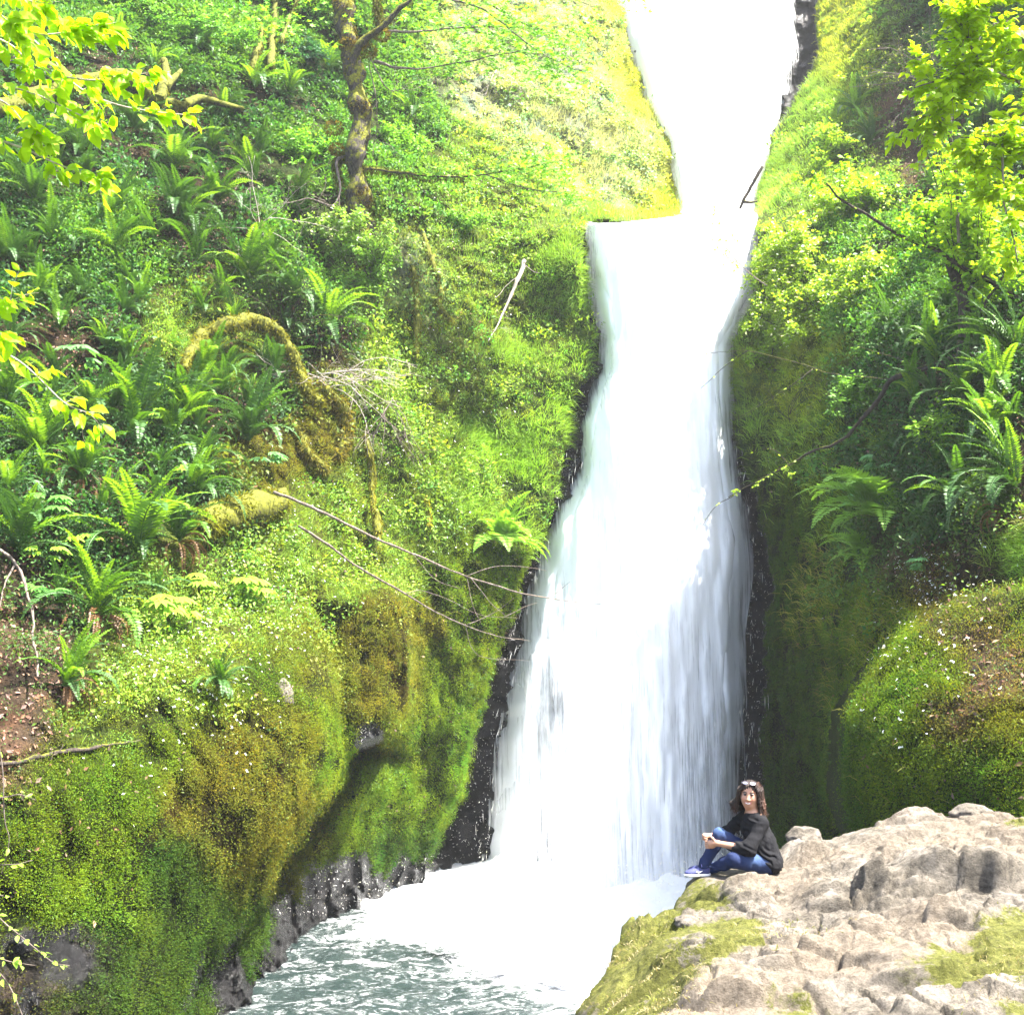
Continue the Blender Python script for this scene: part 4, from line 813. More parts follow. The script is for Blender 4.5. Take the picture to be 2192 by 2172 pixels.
def simple_limb(name, label, cat, pts, r, mat, Y=None, off=.3, moss=0, group=None, twigs=(0, 0), seed=1, wig=.04, hang=.9, L=.16, leaf=None, col=(.10, .11, .012), extra=()):
    g = np.random.default_rng(seed); q = pth(pts, Y, off, wig=wig, seed=seed); rr = np.interp(np.linspace(0, 1, len(q)), np.linspace(0, 1, len(r)), r); o = empty(name, tuple(q[0]), label, cat, group)
    m = MB(); m.tube(q, rr, 9, bump=.45, seed=seed); m.build("stem", mat, o)
    if twigs[0] or extra:
        m = MB(); tips = []
        for e in extra: qq = pth(e, Y, off, wig=wig * .6, seed=seed + 3); m.tube(qq, np.linspace(r[-1] * 1.5, r[-1] * .6, len(qq)), 5); tips.append(qq)
        if twigs[0]: sub_twigs(m, q, twigs[0], twigs[1], max(.004, r[-1] * .8), g, (.1, .1, .1), 2, (0, -.1, -.1), tips, (.3, 1))
        m.build("twigs", mat, o)
        if leaf: m = MB(); leaves_on(m, tips, leaf[0], leaf[1], leaf[2], g); m.build("leaves", M_LEAF, o, False)
    if moss: m = MB(); moss_tufts(m, q, rr, moss, L, g, col, hang); m.build("moss", M_MOSS, o, False)
    return o
simple_limb("fallen_limb", "moss draped limb arching over the left slope below the tree", "limb", [(395,790),(412,750),(440,712),(485,693),(535,688),(585,702),(612,735),(640,785),(655,830),(690,865)], [.09, .16, .2, .19, .14, .12, .1], M_LIMB, off=1.2, moss=6000, seed=701, hang=.45, L=.15, wig=.08, col=(.13, .13, .014))
simple_limb("fallen_limb", "mossy root sprawling down from the arching limb", "limb", [(650,820),(700,845),(735,880),(742,930),(725,980)], [.22, .2, .14, .08], M_LIMB, off=.25, moss=3600, seed=702, hang=.5, L=.2, col=(.15, .13, .02))
simple_limb("fallen_limb", "mossy root hanging left of the arching limb foot", "limb", [(610,900),(640,930),(655,965),(700,1010)], [.16, .15, .12, .06], M_LIMB, off=.25, moss=2200, seed=703, hang=.5, L=.16, col=(.14, .13, .02))
simple_limb("fallen_log", "long mossy fallen log behind the yellow leaf branch", "log", [(-60,235),(40,218),(110,196),(180,172),(250,165),(300,186),(345,216),(395,226)], [.3, .28, .24, .2, .24, .26, .2, .12], M_LIMB, off=.7, moss=3000, seed=704, extra=([(395,224),(430,212),(480,224),(520,232)],))
simple_limb("tree_stump", "forked mossy stub rising from the fallen log", "stump", [(338,218),(348,190),(356,160),(352,132)], [.2, .16, .13, .12], M_LIMB, off=1.0, moss=900, seed=705, extra=([(352,190),(370,170),(388,152)],))
simple_limb("log_end", "thick moss covered log end jutting from the left slope", "log", [(600,1072),(555,1085),(505,1092),(460,1108),(438,1125)], [.30, .34, .36, .36, .26], M_LIMB, off=.6, moss=7500, seed=706, L=.16, col=(.14, .15, .015), hang=.5)
simple_limb("young_tree", "slim mossy trunk at the top between fern and main tree", "tree", [(578,145),(582,95),(588,40),(590,-40),(600,-160)], [.13, .12, .10, .09, .07], M_LIMB, off=.9, moss=900, seed=707, twigs=(5, 1.2), leaf=(5, .1, (.13, .3, .03)))
simple_limb("young_tree", "short leaning mossy trunk left of the slim one", "tree", [(540,150),(548,118),(556,92),(560,60)], [.11, .1, .09, .05], M_LIMB, off=.9, moss=700, seed=708, twigs=(3, .8))
simple_limb("young_tree", "faint leaning mossy sapling right of the slim trunk", "tree", [(602,90),(615,50),(632,15),(640,-40)], [.08, .07, .06, .04], M_LIMB, off=.9, moss=500, seed=709, twigs=(3, .8), leaf=(4, .1, (.13, .3, .03)))
simple_limb("bare_branch", "long bare branch crossing in front of the waterfall, upper of two", "branch", [(585,1052,26.2),(680,1092,27),(780,1140,28),(880,1184,29),(1000,1234,30.3),(1120,1270,31.4),(1200,1284,32),(1285,1293,32.8)], [.035, .03, .022, .015, .007], M_TWIG, seed=710, wig=.02,
            extra=([(880,1182,29),(930,1238,29.4),(985,1260,29.6)],[(1000,1234,30.3),(1010,1290,30.3),(1030,1335,30.2)],[(1008,1236,30.3),(1050,1290,30.5),(1088,1322,30.6)],[(1000,1232,30.3),(1060,1212,30.7),(1120,1213,31),(1170,1221,31.4)],[(1175,1280,31.9),(1200,1262,32),(1220,1245,32)]))
simple_limb("bare_branch", "bare branch crossing below the upper one, ending at the fall edge", "branch", [(640,1125,26.4),(700,1165,27),(780,1222,28),(865,1270,29),(950,1318,30),(1050,1357,31),(1137,1372,32)], [.03, .026, .02, .012, .006], M_TWIG, seed=711, wig=.02,
            extra=([(870,1270,29),(905,1264,29.4),(970,1288,29.9),(1030,1316,30.3),(1110,1322,30.9)],[(995,1335,30.5),(1012,1390,30.6),(1045,1408,30.8),(1135,1414,31.2)],[(1080,1320,30.7),(1120,1300,31),(1150,1290,31.3)],[(1000,1337,30.5),(1060,1310,31),(1100,1280,31)]))
simple_limb("bare_branch", "curved bare stick hanging at the left edge", "branch", [(-30,1160),(10,1185),(40,1215),(62,1290),(72,1370),(80,1450)], [.03, .03, .025, .02, .015], M_TWIG, off=.7, seed=712, extra=([(30,1210),(10,1250),(0,1300)],))
simple_limb("fallen_stick", "dark stick lying across the moss buttress at the left", "stick", [(-30,1645),(60,1625),(130,1610),(210,1600),(300,1586)], [.035, .035, .03, .02], M_DARK, off=.14, seed=713, twigs=(2, .4))
simple_limb("snag", "pale forked snag lying on the yellow slope left of the falls", "snag", [(1122,560),(1108,600),(1090,640),(1068,690),(1045,730)], [.08, .07, .05, .02, .01], M_PALE, off=.35, seed=714, extra=([(1122,565),(1140,580),(1155,585)],[(1112,590),(1085,610),(1060,640)]), twigs=(4, .8))
simple_limb("hanging_root", "moss covered root hanging upright below the main tree", "root", [(885,570),(892,640),(893,700),(890,760)], [.06, .1, .09, .05], M_LIMB, off=.4, moss=1300, seed=715, col=(.17, .18, .02))
simple_limb("hanging_root", "crooked yellow mossy root right of the upright one", "root", [(905,500),(925,560),(945,610),(938,650),(970,690)], [.05, .09, .09, .09, .05], M_LIMB, off=.4, moss=1500, seed=716, col=(.17, .18, .02))
simple_limb("hanging_root", "club shaped mossy root dangling above the drooping moss nose", "root", [(782,930),(790,970),(797,1010),(797,1045)], [.04, .08, .09, .04], M_LIMB, off=.5, moss=1100, seed=717, col=(.17, .17, .02), L=.14)
simple_limb("hanging_root", "thin yellow root hanging right of the club shaped one", "root", [(912,1062),(916,1090),(922,1128)], [.04, .05, .03], M_LIMB, off=.4, moss=500, seed=718, col=(.3, .28, .02), L=.12)
simple_limb("hanging_root", "bulbous moss clump hanging on a string above the bare branches", "root", [(800,1050),(800,1085),(805,1110),(808,1140)], [.02, .05, .11, .07], M_LIMB, off=.7, moss=1100, seed=719, col=(.2, .19, .02), L=.14)
def twig_bush(label, c, n, L, r, mat, seed, dirs, Yoff=.5, cat="bush", leaf=None, lvl=2, name="bare_shrub"):
    g = np.random.default_rng(seed); P, N = tpos(c[0], c[1]); P = P + np.array([0, -Yoff, 0]); o = empty(name, tuple(P), label, cat); m = MB(); tips = []
    for k in range(n):
        d = unit(np.array(dirs) + g.normal(size=3) * np.array([.75, .35, .5])); q = [P + g.normal(size=3) * .12]
        for j in range(9): d = unit(d + g.normal(size=3) * .13 - UP * .07); q.append(q[-1] + d * L * g.uniform(.8, 1.2) / 9)
        q = np.array(q); m.tube(q, np.linspace(r, r * .3, 10), 5); tips.append(q); sub_twigs(m, q, 5, L * .4, r * .4, g, (.1, .1, .1), lvl, (0, 0, -.05), tips)
    m.build("stems", mat, o)
    if leaf: m = MB(); leaves_on(m, tips, leaf[0], leaf[1], leaf[2], g, rich=False); m.build("leaves", M_LEAF, o, False)
    return o
twig_bush("tangle of bare grey stems arching over the slope left of the falls", (700,820), 11, 2.6, .014, M_PALE, 731, (.8, -.4, .5))
twig_bush("bare brown twigs hanging down beside the club shaped root", (830,870), 9, 2.2, .012, M_TWIG, 732, (.5, -.4, -.5))
twig_bush("dark bare twigs spreading under the mossy tree foot", (620,720), 9, 2.4, .012, M_DARK, 733, (.2, -.5, .9), leaf=(3, .07, (.15, .33, .03)))
twig_bush("pale hanging roots on the washed out slope near the upper falls", (1065,165), 14, 1.9, .014, M_PALE, 734, (.5, -.3, -.9), .3)
twig_bush("grey leafless shrub at the top right beside the yellow leaves", (2010,205), 13, 3.2, .02, M_TWIG, 735, (-.75, -.5, .75), .4, leaf=(2, .08, (.3, .4, .05)))
twig_bush("bare twigs in the middle of the left slope above the arching limb", (560,500), 8, 2.2, .011, M_PALE, 736, (.3, -.4, .5))
twig_bush("fine dark twigs on the right slope above the lady fern", (1690,900), 6, 1.8, .010, M_DARK, 737, (.3, -.4, .6))
# the stick lodged beside the ledge
simple_limb("driftwood_pole", "dark pole lodged on the ledge beside the upper waterfall", "pole", [(1632,356,41.0),(1612,392,41.0),(1596,420,41.0),(1584,446,41.0)], [.05, .06, .06, .05], M_DARK, seed=720, wig=.01, extra=([(1590,432,41),(1606,434,41),(1622,430,41)],))

# leafy shrubs on the right bank
def leafy(name, label, cat, centre, rad, n, size, colr, seed, stems=7, Y=None, group=None, flat=.6, base=None, white=0., rich=False, off=.7, aspect=.6, mat=None):
    g = np.random.default_rng(seed); P, N = tpos(*(base or centre)); c = at(centre[0], centre[1], (Y or P[1] - off)); r = np.array([rad[0] * c[1] / FPX, min(rad[0], rad[1]) * c[1] / FPX * .5, rad[1] * c[1] / FPX]); o = empty(name, tuple(P), label, cat, group)
    m = MB(); tips = []
    for k in range(stems):
        e = c + rnd(g, 1)[0] * r * g.uniform(.5, 1.0); mid = (P + e) / 2 + g.normal(size=3) * .15 * r; q = cr([P + g.normal(size=3) * .05, mid, e], 8); m.tube(q, np.linspace(.022, .006, len(q)), 5); tips.append(q); sub_twigs(m, q, 8, r.mean() * .7, .006, g, (.1, .1, .1), 2, (0, 0, .02), tips, (.3, 1))
    m.build("stems", M_DARK, o); m = MB(); leaves_on(m, tips, n / len(tips), size, colr, g, aspect, .2, rich, r.mean() * .07, flat)
    if white: leaves_on(m, tips, max(1, white * n / len(tips)), size, (.75, .78, .7), g, aspect, .2, rich, r.mean() * .08, flat)
    m.build("leaves", mat or M_LEAF, o, False); return o
GR = "leafy shrubs crowding the right bank"
leafy("shrub", "yellow-green flowering shrub leaning over the falls at mid height", "shrub", (1690,560), (125,105), 7000, .125, (.25, .40, .022), 801, mat=M_GLOW, stems=15, off=1.4, group=GR, white=.04)
leafy("shrub", "dense bright shrub just below the leaning flowering one", "shrub", (1720,690), (130,90), 6200, .115, (.23, .38, .025), 802, mat=M_GLOW, stems=14, off=1.3, group=GR, white=.03)
leafy("shrub", "small light green shrub on the fall edge beneath the other bank shrubs", "shrub", (1650,760), (70,60), 2600, .10, (.22, .38, .025), 819, 9, group=GR, mat=M_GLOW, off=.9)
leafy("shrub", "bright shrub in the angle under the dark forked branch", "shrub", (1850,600), (115,85), 5200, .12, (.24, .40, .025), 803, mat=M_GLOW, stems=13, off=1.3, group=GR, white=.03)
leafy("shrub", "large bright shrub spread above the dark forked branch", "shrub", (1830,450), (180,70), 7000, .15, (.26, .43, .02), 804, mat=M_GLOW, stems=15, off=1.3, group=GR, white=.03)
leafy("shrub", "yellow-green shrub left of the bare red earth scar", "shrub", (1790,330), (85,62), 3200, .15, (.24, .40, .025), 805, mat=M_GLOW, stems=11, off=1.0, group=GR)
leafy("shrub", "leafy shrub at the right edge under the yellow crown", "shrub", (2080,480), (115,75), 4600, .14, (.25, .43, .02), 806, mat=M_GLOW, stems=13, off=1.2, group=GR)
leafy("shrub", "low dark leafed shrub over the right slope in the middle", "shrub", (1850,850), (115,80), 4600, .11, (.11, .26, .025), 807, 12, group=GR)
leafy("shrub", "sparse light shrub hanging over the right edge ferns", "shrub", (2050,900), (125,62), 2600, .11, (.20, .38, .025), 808, 10, group=GR)
leafy("shrub", "light green shrub below the mossy tree on the left slope", "shrub", (790,530), (100,95), 5200, .11, (.16, .32, .04), 809, 14, Y=35.4, base=(800,640), group="leafy shrubs on the left slope")
leafy("shrub", "pale leafy shrub hiding the foot of the mossy tree", "shrub", (760,470), (120,50), 4600, .11, (.22, .38, .06), 810, 10, Y=35.2, base=(770,600), group="leafy shrubs on the left slope", white=.03)
leafy("shrub", "bright green shrub left of the mossy trunk", "shrub", (640,330), (85,75), 3000, .13, (.15, .36, .03), 811, 11, group="leafy shrubs on the left slope")
leafy("shrub", "broad green shrub in the top left behind the yellow leaves", "shrub", (420,70), (140,60), 3600, .14, (.13, .33, .04), 812, 12, group="leafy shrubs on the left slope")
leafy("shrub", "dark glossy shrub high up left of the mossy trunk", "shrub", (655,110), (60,50), 2200, .12, (.03, .11, .045), 813, 10, group="leafy shrubs on the left slope")
leafy("shrub", "green shrub right of the mossy trunk at half height", "shrub", (870,300), (90,55), 2600, .12, (.17, .38, .03), 814, 11, group="leafy shrubs on the left slope")
leafy("shrub", "dark leafed shrub on the pale slope left of the upper falls", "shrub", (1290,340), (38,42), 1200, .12, (.10, .2, .06), 815, 9, group="leafy shrubs on the left slope", off=.3)
leafy("shrub", "green shrub in the middle of the bright left slope", "shrub", (990,480), (70,45), 1800, .12, (.17, .36, .04), 816, 9, group="leafy shrubs on the left slope")

leafy("leafy_tree", "airy yellow-green tree in front of the red earth scar at the right", "tree", (2105,330), (105,170), 4600, .16, (.30, .48, .015), 817, 16, Y=23.5, base=(2090,640), flat=.8, rich=True, mat=M_GLOW)
leafy("leafy_tree", "small bright spray of leaves above the red earth scar", "tree", (1985,175), (60,50), 700, .15, (.30, .48, .015), 818, 7, Y=24.5, base=(2060,560), flat=.8, rich=True, mat=M_GLOW)
# right hand trees with glowing leaves
g = np.random.default_rng(850); YB = 26.5
q0 = pth([(2058,790),(2064,720),(2062,650),(2046,600),(2030,560)], YB); bt = q0[0]
t2 = empty("leafy_tree", tuple(bt), "leafy tree with dark forked stems on the right slope", "tree"); m = MB(); m.tube(q0, np.linspace(.15, .09, len(q0)), 9, bump=.2, seed=5); m.build("trunk", M_DARK, t2); tips = []
for pts, r in [([(2240,680),(2192,650),(2110,600),(2050,566),(1990,530),(1920,500),(1850,455),(1790,420),(1768,392)], .07),([(1978,530),(1984,495),(2003,480),(2022,502),(2044,560)], .04),([(2062,640),(2085,600),(2110,560),(2130,500)], .04),([(2050,600),(2075,530),(2085,450),(2090,380)], .04),([(2060,700),(2110,650),(2160,560),(2180,470),(2165,380)], .04)]:
    q = pth([(a, b, YB - .12 * k) for k, (a, b) in enumerate(pts)], wig=.05, seed=int(r * 1000)); m = MB(); m.tube(q, np.linspace(r, r * .25, len(q)), 7); tt = [q[len(q) // 3:]]; sub_twigs(m, q, 12, 1.2, .010, g, (.1, .1, .1), 2, (-.1, -.1, .12), tt, (.2, 1)); m.build("branch", M_DARK, t2); tips += tt
m = MB(); leaves_on(m, tips, 17, .13, (.20, .40, .015), g, .6, .15, True, .1, .8); m.build("crown", M_GLOW, t2, False)
YC = 13.5; g = np.random.default_rng(860)
q0 = cr([(7.2, 12.3, 5.3), (7.25, 12.6, 8), (7.2, 13.2, 10.5), (7.0, 13.4, 13), (6.9, 13.4, 16)], 8)
t3 = empty("leafy_tree", tuple(q0[0]), "near tree sending yellow-green leaves in from the upper right", "tree"); m = MB(); m.tube(q0, np.linspace(.16, .09, len(q0)), 10, bump=.15); m.build("trunk", M_DARK, t3); tips = []
for pts, r in [([(2500,250),(2300,215),(2192,180),(2110,140),(2060,62),(2030,-20)], .025),([(2480,-60),(2330,-40),(2200,30),(2100,60),(2020,90)], .022),([(2480,60),(2300,70),(2180,110),(2090,150),(2010,175),(1960,190)], .022),([(2490,320),(2300,250),(2200,240),(2150,300),(2148,400),(2165,500),(2185,560)], .022),([(2490,350),(2290,330),(2190,330),(2110,300),(2040,290)], .02),([(2480,-250),(2330,-180),(2200,-100),(2120,-20),(2060,30)], .022),([(2490,380),(2300,400),(2210,420),(2130,390)], .02),([(2150,120),(2080,180),(2000,240),(1960,260)], .014)]:
    q = pth([(a, b, YC - .1 * k) for k, (a, b) in enumerate(pts)], wig=.03, seed=int(abs(pts[0][1]))); m = MB(); m.tube(q, np.linspace(r, r * .3, len(q)), 6); tt = [q[len(q) // 3:]]; sub_twigs(m, q, 11, .62, .005, g, (.1, .1, .1), 2, (-.1, -.05, -.02), tt, (.25, 1)); m.build("branch", M_TWIG, t3); tips += tt
m = MB(); leaves_on(m, tips, 15.0, .112, (.32, .50, .012), g, .62, .2, True, .04, .75); m.build("crown", M_GLOW, t3, False)
g = np.random.default_rng(861)
o = simple_limb("leafy_sapling", "thin sapling with sparse yellow leaves before the red earth scar", "tree", [(2052,520,25),(2050,440,25),(2042,350,24.8),(2035,260,24.6),(2030,180,24.5),(2022,120,24.5)], [.035, .03, .02, .01], M_TWIG, seed=862, twigs=(15, 1.0), leaf=(8, .13, (.22, .42, .015)))
simple_limb("hanging_branch", "dark crooked branch reaching left over the right slope to the fall", "branch", [(2060,760,27),(1990,785,27),(1912,812,27.2),(1868,872,27.6),(1828,915,28),(1800,945,28.4),(1740,966,29),(1690,994,29.6),(1620,1030,30.4),(1560,1064,31)], [.07, .06, .05, .04, .03, .015, .008], M_DARK, seed=863, wig=.03,
            extra=([(1912,812,27.2),(1850,806,28),(1780,800,29),(1700,775,30),(1600,752,31.5),(1500,757,32.5),(1445,758,33)],[(1740,790,30),(1700,820,30),(1640,860,31),(1570,900,31)],[(1600,752,31.5),(1550,785,32),(1500,830,32)],[(1990,785,27),(1900,760,27.5),(1830,740,28)],[(1690,994,29.6),(1650,960,29.6),(1600,975,30)],[(1570,1060,31),(1530,1085,31.4),(1500,1130,31.6)]), twigs=(4, .7), leaf=(5, .09, (.28, .45, .03)))
simple_limb("hanging_branch", "thin leafy branch hanging over the white water at the ledge", "branch", [(1640,612,36),(1600,580,36),(1562,540,36),(1530,495,36),(1520,470,36)], [.02, .015, .01, .006], M_TWIG, seed=864, wig=.03, twigs=(16, 1.1), leaf=(5, .11, (.30, .42, .10)))
# the near branch with large yellow leaves, upper left
g = np.random.default_rng(870); YN = 6.2
q0 = cr([(-4.35, 6.1, 5.2), (-4.1, 6.15, 7.2), (-4.05, 6.2, 8.8), (-3.9, 6.2, 10.5), (-3.9, 6.2, 12.5)], 8)
t4 = empty("alder_tree", tuple(q0[0]), "near alder pushing twigs of large yellow leaves in from the upper left", "tree"); m = MB(); m.tube(q0, np.linspace(.13, .08, len(q0)), 10, bump=.12); m.build("trunk", M_BARK, t4); mm = MB()
for k, (pts, r, per) in enumerate([([(-560,-160),(-150,-70),(0,35),(60,76),(112,126),(142,165),(190,200),(240,220),(300,235),(370,243),(412,246)], .009, 38),([(-560,0),(-160,30),(0,85),(50,122),(85,160),(130,195)], .008, 16),([(-560,200),(-150,250),(0,300),(60,322),(120,350),(180,372),(238,376)], .008, 24),([(-560,120),(-150,160),(0,185),(80,205),(160,242),(200,262),(228,275)], .008, 20),
     ([(-540,-200),(-120,-90),(30,-20),(90,20),(150,58),(210,78),(268,62)], .008, 22),([(-150,160),(0,215),(50,260),(90,290),(105,300)], .006, 10),([(142,165),(200,170),(270,160),(340,155)], .005, 13),([(60,76),(120,72),(180,62),(230,42)], .005, 12),([(-560,560),(-200,640),(0,750),(60,790),(130,858),(175,880),(202,884)], .007, 9),([(-300,560),(-100,610),(0,638),(30,642)], .005, 4),([(-200,640),(-60,700),(20,715)], .005, 5),([(-540,-260),(-160,-160),(0,-40),(50,0),(110,10)], .007, 14),([(-60,-40),(10,40),(40,50)], .005, 8)]):
    q = pth([(a, b, YN - .05 * k + .03 * j) for j, (a, b) in enumerate(pts)], wig=.006, seed=k); m = MB(); m.tube(q, np.linspace(r, r * .3, len(q)), 6, (.1, .1, .1)); tt = []; sub_twigs(m, q, 5, .16, .0022, g, (.1, .1, .1), 1, (.1, 0, -.1), tt, (.55, 1)); m.build("branch", M_PALE, t4)
    leaves_on(mm, [q], per * 2.3, .10, (.30, .50, .012), g, .58, .35, True, .03, .55, (.12, 1)); leaves_on(mm, tt, 6, .085, (.28, .48, .012), g, .58, .35, True, .015, .55)
mm.build("leaves", M_GLOW, t4, False)
# small-leaved shrub cut by the lower left corner
g = np.random.default_rng(880)
sl = empty("corner_shrub", (-4.25, 7.6, 5.2), "near small-leaved shrub poking in at the lower left corner", "shrub"); mm = MB()
for k, (pts, per) in enumerate([([(-260,1700),(-60,1900),(0,1965),(55,2010),(110,2056),(150,2066)], 34),([(-260,1600),(-60,1690),(0,1705),(40,1700),(75,1712)], 10),([(-260,1650),(-60,1830),(20,1850),(70,1840)], 7),([(-260,1800),(-80,2000),(0,2050),(40,2060),(80,2065)], 16),([(-200,1950),(-30,2060),(20,2110),(45,2165),(60,2220)], 10),([(-250,1400),(-60,1500),(0,1600),(10,1750),(20,1800),(0,1880)], 6),([(-260,1700),(-80,1880),(0,1915),(25,1920)], 9)]):
    q = pth([(a, b, 7.4) for a, b in pts], wig=.008, seed=k); m = MB(); m.tube(q, np.linspace(.006, .002, len(q)), 5); m.build("branch", M_TWIG, sl); leaves_on(mm, [q], per, .055, (.28, .46, .05), g, .5, .0, True, .015, .6, (.15, 1))
q = cr([(-4.25, 7.6, 5.2), (-4.0, 7.5, 5.7), (-3.85, 7.4, 6.5)], 6); m = MB(); m.tube(q, np.linspace(.03, .015, len(q)), 7); m.build("stem", M_TWIG, sl); mm.build("leaves", M_LEAF, sl, False)

# loose stones
def boulder(name, label, P, r, mat, seed, group=None, col=(.3, .28, .27), attrs=None):
    import bmesh
    bm = bmesh.new(); bmesh.ops.create_icosphere(bm, subdivisions=4, radius=1); V = np.array([v.co[:] for v in bm.verts]); F = np.array([[v.index for v in f.verts] for f in bm.faces]); bm.free()
    w1, w2, wi = worley(V * 1.1 + seed, seed); V = V * (1 + .35 * (w1 - .5) + .12 * fbm(V * 2.5, 4, seed))[:, None] * np.array(r) + np.array(P)
    o = obj_np(name, V - np.array(P), F, mat, col=np.full((len(V), 3), col), attrs=attrs or {'wet': np.zeros(len(V)), 'moss': np.zeros(len(V)), 'dirt': np.zeros(len(V))}, smooth=True); o.location = P; return tag(o, label, "rock", group)
M_ROCK = bpy.data.materials["worn basalt"]
P, N = tpos(612, 1490); boulder("bare_rock", "bare grey rock face showing through moss on the buttress shoulder", P - N * .22, (.30, .3, .42), M_ROCK, 5)
for u, v, r, lb in [(1722,1782,(.17,.14,.11),"dark cracked stone on the outcrop rim right behind the person"),(1470,1884,(.11,.12,.06),"small stone at the tip of the outcrop below the shoes"),(2080,1722,(.22,.15,.09),"rounded pale stone on the far rim at the right")]:
    Yg = (CAMZ - 5.3) * FPX / (v - 1316); q = at(u, v, min(Yg, 13.0)); q[2] = rpos(q[0], q[1])[0] + .02; boulder("stone", lb, tuple(q), r, M_ROCK, int(u))
# ------------------------------------------------------------------ the person: continuous surfaces grown from distance fields
import openvdb as vdb
def cap(a, b, ra, rb): return ('c', np.array(a, float), np.array(b, float), ra, rb)
def ell(c, r, ax=None): return ('e', np.array(c, float), np.array(r, float), np.eye(3) if ax is None else np.array(ax, float))
class Field:
    def __init__(s, lo, hi, vx):
        s.lo = np.array(lo, float); s.vx = vx; n = np.ceil((np.array(hi) - s.lo) / vx).astype(int) + 1; s.n = n
        s.d = np.full(n, 1., np.float32)
    def _sub(s, lo, hi, pad):
        i0 = np.clip(((lo - pad - s.lo) / s.vx).astype(int), 0, s.n - 1); i1 = np.clip(((hi + pad - s.lo) / s.vx).astype(int) + 2, 1, s.n)
        sl = tuple(slice(a, b) for a, b in zip(i0, i1)); g = np.meshgrid(*[s.lo[k] + s.vx * np.arange(i0[k], i1[k]) for k in range(3)], indexing='ij'); return sl, np.stack(g, -1)
    def _d(s, p, q):
        if q[0] == 'c':
            a, b, ra, rb = q[1:]; e = b - a; t = np.clip(((p - a) @ e) / (e @ e + 1e-9), 0, 1); return np.linalg.norm(p - a - t[..., None] * e, axis=-1) - (ra + (rb - ra) * t)
        c, r, ax = q[1:]; l = (p - c) @ ax.T; k = np.linalg.norm(l / r, axis=-1); return (k - 1) * r.min() * np.clip(k, .6, 1.6) ** 0
    def add(s, prims, k=.02, cut=False):
        for q in prims:
            if q[0] == 'c': R_ = max(q[3], q[4]); lo = np.minimum(q[1], q[2]) - R_; hi = np.maximum(q[1], q[2]) + R_
            else: lo = q[1] - q[2].max(); hi = q[1] + q[2].max()
            sl, p = s._sub(lo, hi, .06); d = s._d(p, q); o = s.d[sl]
            if cut: o2, d2 = -o, d; h = np.clip(.5 + .5 * (d2 - o2) / k, 0, 1); s.d[sl] = -(d2 * (1 - h) + o2 * h - k * h * (1 - h))
            else: h = np.clip(.5 + .5 * (o - d) / k, 0, 1); s.d[sl] = o * (1 - h) + d * h - k * h * (1 - h)
    def wrinkle(s, f, amp, fn=None):
        sl = tuple(slice(0, n) for n in s.n); g = np.stack(np.meshgrid(*[s.lo[k] + s.vx * np.arange(s.n[k]) for k in range(3)], indexing='ij'), -1); m = np.abs(s.d) < .05; p = g[m]; s.d[m] += (amp * (fn(p) if fn else fbm(p * f, 3, 7))).astype(np.float32)
    def mesh(s):
        g = vdb.FloatGrid(); g.background = 1.; g.copyFromArray(np.ascontiguousarray(s.d)); P, Q = g.convertToQuads(isovalue=0.0); return np.asarray(P, float) * s.vx + s.lo, np.asarray(Q)[:, ::-1]
sx = int((1096 + 0)); YP = 11.6; ps = at(1640, 1862, YP); pz = rpos([ps[0] - .12, ps[0] - .5, ps[0] - .02], [YP, YP, YP]); PZ = float(pz.max()) - .012
person = empty("person", (float(ps[0]), YP, PZ), "woman in black top and blue jeans sitting on the rock, hands clasped round one knee", "person")
def pm(n, c, r=.8, s=.3, nz=0, amt=.2):
    m, t, N, L, P = nodes(n); P.inputs['Roughness'].default_value = r; P.inputs['Specular IOR Level'].default_value = s
    if nz: nn = noise_n(N, L, nz, 4, .6, N.new('ShaderNodeTexCoord').outputs['Object']); L.new(ramp(N, L, nn.outputs[0], [(.3, tuple(x * (1 - amt) for x in c)), (.7, tuple(x * (1 + amt) for x in c))]), P.inputs['Base Color']); L.new(bump(N, L, nn.outputs[0], .003, .5), P.inputs['Normal'])
    else: P.inputs['Base Color'].default_value = (*c, 1)
    return m
def headwarp(V):
    V = np.asarray(V, float); w = sstep(.60, .68, V[:, 2:3]); c = np.array([-.13, -.01, .60]); return V + (V - c) * .12 * w
def pchild(name, V, F, mat, col=None, smooth=True, parent=None):
    V = headwarp(V); return obj_np(name, V, F, mat, parent or person, col, smooth)
# joints
PH = np.array([-.045, .075, .115]); NH = np.array([-.02, -.085, .11]); K1 = np.array([-.445, -.01, .372]); A1 = np.array([-.60, -.05, .085]); K2 = np.array([-.345, -.205, .175]); A2 = np.array([-.535, -.02, .055])
CH = np.array([-.10, 0, .47]); NS = np.array([-.050, -.125, .500]); FS = np.array([-.185, .13, .52]); NK = np.array([-.125, -.01, .60]); E1 = np.array([-.215, -.21, .275]); W1 = np.array([-.485, -.115, .315]); E2 = np.array([-.36, .15, .36]); W2 = np.array([-.535, .075, .345])
HC = np.array([-.148, -.022, .742]); hf = unit(np.array([-.34, -.93, -.06])); hu = np.array([.06, 0, 1.]); hu = unit(hu - hf * hu.dot(hf)); hr = np.cross(hf, hu)   # hr: picture-left to right flips below
AX = np.stack([hr, hf, hu]); H = lambda a, b, c: HC + hr * a + hf * b + hu * c
body = Field((-.85, -.42, -.03), (.22, .34, .92), .0042)
body.add([ell(HC + hu * .022 - hf * .012, (.074, .090, .088), AX), ell(H(0, .020, -.033), (.066, .063, .074), AX), ell(H(0, .048, -.083), (.030, .026, .024), AX)], .03)
body.add([ell(H(a, .058, -.028), (.024, .020, .022), AX) for a in (-.034, .034)], .025)
